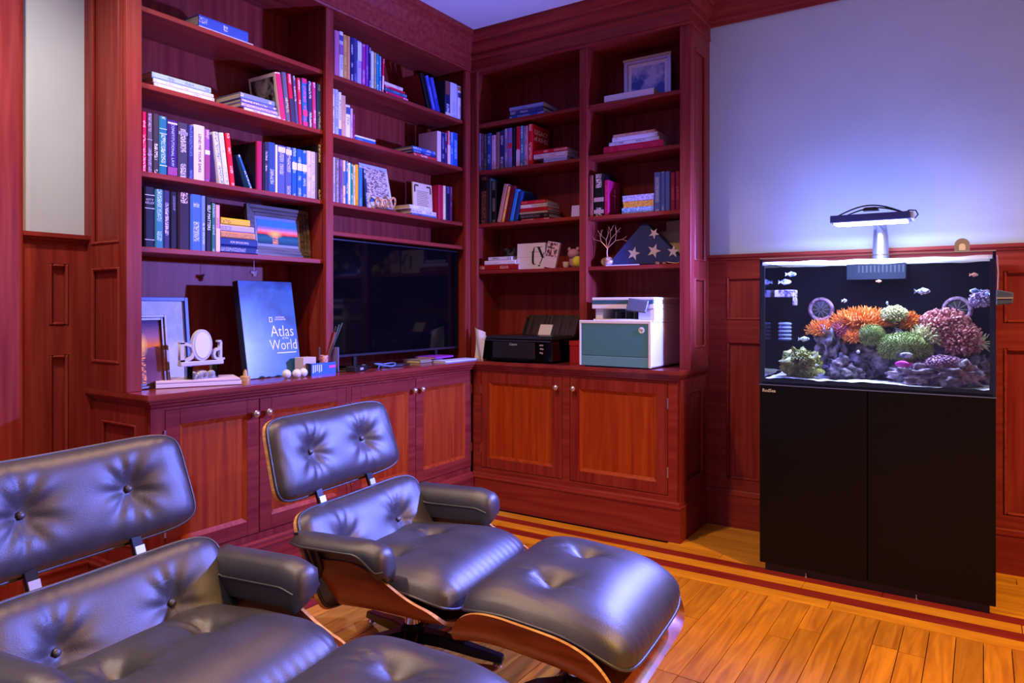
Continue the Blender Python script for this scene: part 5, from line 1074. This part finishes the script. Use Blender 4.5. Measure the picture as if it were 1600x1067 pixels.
def lumpy(c, r, amp, fr, seed, nu=30, nv=20):
    mb = MB().sphere((0, 0, 0), 1.0, nu, nv); S = Vector((seed * 3.1, seed * 1.7, seed))
    for i, v in enumerate(mb.v):
        v = Vector(v); k = 1 + amp * mnoise.noise(v * fr + S) + amp * .5 * mnoise.noise(v * fr * 2.3 + S) + amp * .3 * mnoise.noise(v * fr * 5 + S)
        mb.v[i] = (c[0] + v.x * r[0] * k, c[1] + v.y * r[1] * k, max(c[2] + v.z * r[2] * k, .8685))
    return mb
def surface_pts(c, r, n, rg, zmin=-.3, back=True):
    out = []
    ga = PI * (3 - math.sqrt(5)); i = 0
    N = int(n * 1.6)
    for i in range(N):
        z = 1 - 2 * (i + .5) / N
        if z < zmin: continue
        q = math.sqrt(1 - z * z); a = ga * i; d = Vector((q * math.cos(a), q * math.sin(a), z))
        if d.y > .55: continue
        out.append((Vector((c[0] + d.x * r[0], c[1] + d.y * r[1], c[2] + d.z * r[2])), Vector((d.x / r[0], d.y / r[1], d.z / r[2])).normalized()))
    return out
def tentacles(mb, c, r, n, ln, rad, rg, zmin=-.3, curl=.5, tip=.6, sides=4):
    for p, d in surface_pts(c, r, n, rg, zmin):
        k = Vector((rg.uniform(-1, 1), rg.uniform(-1, 1), rg.uniform(-.6, 1))) * curl; L_ = ln * rg.uniform(.6, 1.25)
        d1 = (d + k * .35).normalized(); d2 = (d + k).normalized(); q = p + d1 * L_ * .5
        mb.tube([p - d * rad, q, q + d2 * L_ * .5], [rad, rad * (1 + tip) / 2, rad * tip], sides)
    return mb
def cmat(name, c1, c2, sc=60, con=(.38, .62)): return noise_mat('coral_' + name, c1, c2, nscale=sc, detail=3, rough=.55, contrast=con)
ROCK = noise_mat('live_rock', (.035, .025, .045), (.34, .28, .36), nscale=34, detail=5, rough=.85, contrast=(.40, .66), bump=.6)
ROCKL = noise_mat('lilac_rock', (.10, .06, .12), (.46, .36, .50), nscale=38, detail=5, rough=.85, contrast=(.36, .64), bump=.6)
rg = random.Random(21)
for i, (c, r, amp, fr, m, lb) in enumerate((
    ((-.585, 3.60, 1.03), (.066, .07, .10), .5, 2.6, ROCK, 'dark pitted live rock below the left orange coral'),
    ((-.520, 3.56, .925), (.085, .08, .062), .5, 2.8, ROCK, 'dark knobbly live rock on sand left of centre'),
    ((-.39, 3.63, .985), (.14, .09, .115), .4, 2.4, ROCK, 'broad dark live rock at the middle of the reef'),
    ((-.20, 3.66, 1.0), (.15, .08, .11), .4, 2.2, ROCK, 'dark live rock behind the pink coral'),
    ((-.235, 3.47, .918), (.095, .065, .048), .55, 3.0, ROCKL, 'lilac encrusted rock on sand, front right of centre'),
    ((-.095, 3.46, .925), (.085, .06, .055), .55, 3.0, ROCKL, 'lilac encrusted rock on sand at the front right'),
    ((-.02, 3.58, .94), (.05, .06, .07), .5, 3.0, ROCK, 'dark rock by the right glass of the aquarium'),
    ((-.44, 3.66, 1.10), (.11, .07, .06), .45, 2.6, ROCK, 'grey ledge rock between the orange and green corals'))):
    tag(part('live_rock', lumpy(c, r, amp, fr, i + 1, 40, 28), m, smooth=80), lb, 'rock', 'live rocks in the aquarium')
def coral(name, label, base, bm, tm, tent, group='corals in the aquarium'):
    c, r, amp, fr, seed = base; root = thing(name, label, 'coral', (c[0], c[1], c[2] - r[2]), group=group)
    a = part('base', lumpy(c, r, amp, fr, seed), bm, root, smooth=80); a.location = (-c[0], -c[1], -(c[2] - r[2]))
    mb = MB()
    for t in tent: tentacles(mb, *t[:2], t[2], t[3], t[4], rg, **t[5])
    b = part('polyps', mb, tm, root, smooth=70); b['kind'] = 'stuff'; b.location = a.location
    return root
OLV = cmat('olive', (.10, .10, .012), (.34, .36, .07), 40); GRN = cmat('green', (.14, .20, .04), (.42, .50, .18), 50); ORG = cmat('orange', (.45, .09, .008), (.85, .27, .03), 45); PNK = cmat('pink', (.32, .08, .10), (.72, .34, .36), 50); CRM = cmat('cream', (.42, .40, .18), (.78, .80, .52), 60); PRP = cmat('purple', (.20, .07, .20), (.50, .28, .46), 70); RED = cmat('redpurple', (.25, .03, .06), (.5, .12, .16), 60)
coral('anemone_coral', 'big olive green fleshy coral on sand at the left', ((-.700, 3.47, .945), (.084, .07, .062), .62, 3.6, 31), OLV, OLV, [((-.700, 3.47, .945), (.078, .066, .056), 260, .012, .0050, dict(zmin=-.8, curl=.3, tip=.9))])
coral('orange_coral', 'large spiky orange coral crowning the reef', ((-.465, 3.62, 1.135), (.115, .07, .048), .3, 2.5, 33), ORG, ORG, [((-.465, 3.62, 1.135), (.115, .07, .048), 420, .030, .0042, dict(zmin=-.2, curl=.6, tip=.35))])
coral('orange_coral', 'spiky orange coral at the left shoulder of the reef', ((-.625, 3.60, 1.095), (.058, .05, .035), .3, 2.5, 34), ORG, ORG, [((-.625, 3.60, 1.095), (.058, .05, .035), 170, .028, .0042, dict(zmin=-.3, curl=.6, tip=.35))])
coral('orange_coral', 'small orange coral between rock and green disc coral', ((-.490, 3.55, 1.070), (.034, .03, .024), .3, 2.5, 35), ORG, ORG, [((-.490, 3.55, 1.070), (.034, .03, .024), 110, .018, .0036, dict(zmin=-.6, curl=.5, tip=.4))])
coral('orange_coral', 'orange coral right of the top green coral', ((-.272, 3.60, 1.140), (.026, .03, .036), .3, 2.5, 36), ORG, ORG, [((-.272, 3.60, 1.140), (.026, .03, .036), 110, .022, .0036, dict(zmin=-.6, curl=.5, tip=.4))])
coral('red_coral', 'dull red coral between the orange corals', ((-.545, 3.57, 1.10), (.034, .03, .03), .3, 2.5, 37), RED, RED, [((-.545, 3.57, 1.10), (.034, .03, .03), 120, .018, .0036, dict(zmin=-.6, curl=.5, tip=.5))])
coral('green_coral', 'round green disc coral at the reef centre', ((-.415, 3.54, 1.080), (.044, .03, .038), .2, 3, 38), GRN, GRN, [((-.415, 3.54, 1.080), (.045, .03, .039), 260, .014, .0026, dict(zmin=-.9, curl=.3, tip=.8))])
coral('green_coral', 'pale green coral on top of the reef', ((-.330, 3.58, 1.172), (.044, .035, .030), .4, 3, 39), GRN, CRM, [((-.330, 3.58, 1.172), (.045, .036, .031), 150, .014, .0046, dict(zmin=-.5, curl=.4, tip=.9))])
coral('green_coral', 'widest green carpet coral right of centre', ((-.285, 3.53, 1.030), (.098, .055, .058), .28, 2.6, 40), GRN, GRN, [((-.285, 3.53, 1.030), (.099, .056, .059), 520, .013, .0030, dict(zmin=-.7, curl=.3, tip=.85))])
coral('cream_coral', 'cream branching coral beside the pink coral', ((-.205, 3.55, 1.075), (.038, .03, .034), .3, 3, 41), CRM, CRM, [((-.205, 3.55, 1.075), (.038, .03, .034), 90, .030, .0050, dict(zmin=-.5, curl=.7, tip=.7))])
coral('pink_coral', 'large pink frilly coral at the right of the reef', ((-.130, 3.60, 1.105), (.088, .06, .070), .3, 2.6, 42), PNK, PNK, [((-.140, 3.60, 1.120), (.082, .06, .060), 330, .026, .0062, dict(zmin=-.4, curl=.8, tip=.8)), ((-.075, 3.57, 1.065), (.055, .05, .055), 210, .026, .0058, dict(zmin=-.8, curl=.8, tip=.8))])
coral('cream_coral', 'cream frond at the right tip of the pink coral', ((-.020, 3.57, 1.055), (.02, .02, .02), .3, 3, 43), CRM, CRM, [((-.020, 3.57, 1.055), (.02, .02, .02), 36, .034, .0040, dict(zmin=-.6, curl=.6, tip=.4))])
coral('dome_coral', 'purple dome coral on the front right rock', ((-.135, 3.455, .972), (.062, .045, .030), .2, 3, 44), PRP, PRP, [((-.135, 3.455, .972), (.062, .045, .030), 150, .008, .0062, dict(zmin=-.2, curl=.2, tip=.9))])
coral('frag_coral', 'purple and blue coral frag high at the right glass', ((-.002, 3.56, 1.240), (.036, .03, .028), .4, 3, 45), PRP, noise_mat('coral_lavender', (.25, .12, .35), (.55, .5, .75), nscale=60, contrast=(.4, .6)), [((-.002, 3.56, 1.240), (.036, .03, .028), 110, .014, .0052, dict(zmin=-.8, curl=.6, tip=.8))])
coral('brown_coral', 'rusty brown coral on the front right rock', ((-.090, 3.425, .945), (.034, .02, .016), .3, 3, 46), cmat('rust', (.20, .06, .01), (.42, .18, .05), 60), cmat('rust', (.2, .06, .01), (.42, .18, .05), 60), [((-.090, 3.425, .945), (.034, .02, .016), 90, .006, .004, dict(zmin=-.3, curl=.3, tip=.9))])
# fish
FBL = noise_mat('fish_blue', (.10, .16, .45), (.70, .75, .90), nscale=55, detail=1, rough=.4, contrast=(.45, .55)); FMG = mat('fish_magenta', (.65, .04, .45), .4); FOR = mat('fish_peach', (.75, .35, .28), .5)
def fish(loc, ln, rz, m, label):
    root = thing('fish', label, 'fish', loc, (0, 0, rz), 'fish in the aquarium')
    part('body', MB().sphere((0, 0, 0), (ln * .42, ln * .10, ln * .20), 14, 10), m, root, smooth=80)
    def fin(nm, P, y=.0009):
        n = len(P); mb = MB(); mb.v = [(x * ln, -y, z * ln) for x, z in P] + [(x * ln, y, z * ln) for x, z in P]; mb.face(range(n)); mb.face([n + i for i in reversed(range(n))])
        for i in range(n): j = (i + 1) % n; mb.face([i, j, n + j, n + i])
        part(nm, mb, m, root)
    fin('tail_fin', [(-.36, .03), (-.60, .18), (-.54, 0), (-.60, -.18), (-.36, -.03)]); fin('dorsal_fin', [(.20, .17), (-.05, .28), (-.28, .12)]); fin('anal_fin', [(.05, -.18), (-.12, -.27), (-.26, -.11)])
    part('eye', MB().sphere((ln * .30, -ln * .075, ln * .05), ln * .028, 6, 5), BLACKGLOSS, root)
for loc, ln, rz, m, lb in (((-.764, 3.58, 1.365), .050, .3, FBL, 'blue and white fish highest at the left'), ((-.800, 3.62, 1.330), .060, .1, FBL, 'blue striped fish above the purple intake grid'), ((-.531, 3.58, 1.237), .036, 1.0, FBL, 'small blue white fish left of centre in open water'), ((-.358, 3.58, 1.226), .034, 1.9, FBL, 'small blue white fish above the green top coral'), ((-.217, 3.58, 1.277), .062, .2, FBL, 'striped fish swimming alone at upper right centre'), ((-.272, 3.44, 1.005), .056, .1, FBL, 'bright blue fish before the wide green coral'), ((-.690, 3.50, 1.060), .050, .4, FBL, 'blue fish beside the left orange coral'), ((-.460, 3.47, 1.010), .034, 1.2, FBL, 'small blue fish below the green disc coral'), ((-.075, 3.42, .972), .034, .3, FBL, 'blue fish by the purple dome coral'), ((-.030, 3.50, 1.275), .044, 2.8, FBL, 'blue fish at the left of the coral frag'), ((.014, 3.50, 1.262), .042, 2.0, FBL, 'blue fish at the right of the coral frag'), ((-.285, 3.425, .966), .072, PI - .35, FMG, 'bright magenta fish low in front of the reef'), ((-.392, 3.60, 1.325), .026, .6, FOR, 'small peach fish below the overflow box'), ((-.03, 3.60, 1.345), .036, .5, FOR, 'small peach fish near the upper right corner')):
    fish(loc, ln, rz, m, lb)
# pumps and fittings inside the tank
RIMP = noise_mat('algae_rim', (.06, .02, .07), (.22, .13, .26), nscale=50, contrast=(.4, .6), rough=.7)
for x, lb in ((-.675, 'round purple-rimmed circulation pump left in the tank'), (-.098, 'round purple-rimmed circulation pump right in the tank')):
    p = thing('circulation_pump', lb, 'pump', (x, 3.835, 1.195), group='circulation pumps'); s_ = 1.12
    part('rim', MB().loop([(.046 * s_ * math.cos(a), -.02, .046 * s_ * math.sin(a)) for a in [2 * PI * i / 32 for i in range(32)]], .010, 8), RIMP, p, smooth=80)
    part('housing', MB().lathe([(.040 * s_, 0), (.040 * s_, .022), (.02, .026)], 24).xform(Matrix.Rotation(PI / 2, 4, 'X')), BLACKPL, p, smooth=40)
    for i in range(10): part('blade', bx(.008, .042, -.027, -.0265, -.002, .002), mat('pump_grille', (.08, .06, .1), .5), p, rot=(0, 2 * PI * i / 10, 0))
ig = thing('intake_grid', 'purple encrusted slotted intake at the upper left glass', 'grid', (-.795, 3.60, 1.255)); part('shelf', MB().box(-.045, .045, -.04, .04, 0, .035).box(.038, .045, -.04, .04, -.04, 0), noise_mat('algae_grid', (.02, .015, .03), (.42, .34, .60), nscale=60, contrast=(.42, .56), rough=.7), ig, bevel=.003)
ft = thing('filter_tube', 'small clear ribbed filter tube hanging at the left glass', 'filter', (-.800, 3.60, 1.045))
part('tube', MB().lathe([(.026, 0), (.028, .004), (.028, .086), (.026, .090)], 18), mat('filter_blue', (.05, .07, .16), .25), ft, smooth=40)
for i in range(5): part('ring', MB().lathe([(.0285, .006 + i * .018), (.031, .008 + i * .018), (.031, .012 + i * .018), (.0285, .014 + i * .018)], 18), mat('filter_ring', (.22, .27, .42), .3), ft, smooth=40)
# lamp
lm = thing('aquarium_lamp', 'slim bar aquarium lamp on a metal stand above the tank', 'lamp', (-.405, 3.845, 1.428))
def lmp(name, mb, m, **k):
    o = part(name, mb, m, lm, **k); o.location = (.405, -3.845, -1.428); return o
lmp('stand_arm', MB().tube([(-.412, 3.842, 1.405), (-.412, 3.842, 1.55), (-.412, 3.825, 1.592), (-.415, 3.74, 1.606), (-.417, 3.62, 1.606)], [.040, .033, .028, .02, .018], 16), mat('stand_metal', (.26, .28, .38), .3, .8), smooth=50)
bar = lmp('light_bar', bx(-.580, -.262, 3.49, 3.615, 1.588, 1.622), mat('lamp_blue', (.035, .045, .16), .35, .4), bevel=.003)
part('led_strip', bx(-.565, -.277, 3.493, 3.612, 1.5815, 1.5875), mat('led_glow', (1, 1, 1), .5, emis=(.75, .86, 1.0), estr=9.0), lm, loc=(.405, -3.845, -1.428))
lmp('end_cap', bx(-.262, -.250, 3.50, 3.605, 1.590, 1.620), GREYPL, bevel=.002)
lmp('controller', MB().frustum((-.455, -.385, 3.52, 3.58), (-.445, -.395, 3.53, 3.57), 1.640, 1.655), BLACKPL, bevel=.004)
def arc(p0, p1, h, n=16): return [Vector(p0).lerp(Vector(p1), i / n) + Vector((0, 0, h * math.sin(PI * i / n))) for i in range(n + 1)]
for p0, p1, h in (((-.555, 3.53, 1.622), (-.29, 3.53, 1.622), .040), ((-.535, 3.57, 1.622), (-.285, 3.57, 1.622), .033)): lmp('hanger_wire', MB().tube(arc(p0, p1, h), .0032, 6), BLACKPL, smooth=60)
lmp('power_lead', MB().tube([(-.29, 3.56, 1.622), (-.27, 3.56, 1.633), (-.245, 3.56, 1.630), (-.236, 3.56, 1.612), (-.246, 3.56, 1.598), (-.255, 3.56, 1.600)], .003, 6), BLACKPL, smooth=60)
# clip on the rim, scraper magnet on the right glass
rc = thing('rim_clip', 'grey arched clip with white window on the tank rim', 'clip', (-.070, TY0 + .012, 1.4315))
part('arch', MB().prism([(-.026, 0), (.026, 0)] + [(.026 * math.cos(a), .026 + .026 * math.sin(a)) for a in [PI * i / 14 for i in range(15)]], 0, .014).xform(Matrix(((1, 0, 0, 0), (0, 0, 1, -.007), (0, 1, 0, 0), (0, 0, 0, 1)))), GREYPL, rc)
part('window', MB().prism([(-.011, .004), (.011, .004)] + [(.011 * math.cos(a), .020 + .011 * math.sin(a)) for a in [PI * i / 10 for i in range(11)]], 0, .001).xform(Matrix(((1, 0, 0, 0), (0, 0, 1, -.0082), (0, 1, 0, 0), (0, 0, 0, 1)))), mat('window_white', (.85, .85, .88), .4), rc)
mg = thing('glass_magnet', 'grey wedge magnet clamped outside the right tank glass', 'magnet', (TX1 + .0005, 3.45, 1.245))
part('body', MB().prism([(0, -.030), (.055, -.024), (.058, .020), (0, .034)], -.03, .03).xform(Matrix(((1, 0, 0, 0), (0, 0, 1, 0), (0, 1, 0, 0), (0, 0, 0, 1)))), mat('magnet_blue_grey', (.06, .08, .18), .4), mg, bevel=.004); part('ridge', bx(.002, .056, -.034, -.030, -.004, .002), GREYPL, mg)
part('tether', MB().tube([(.006, -.02, .034), (.008, -.02, .10), (.004, -.02, .17)], .0022, 6), mat('tether_lilac', (.30, .26, .5), .4), mg, smooth=60)
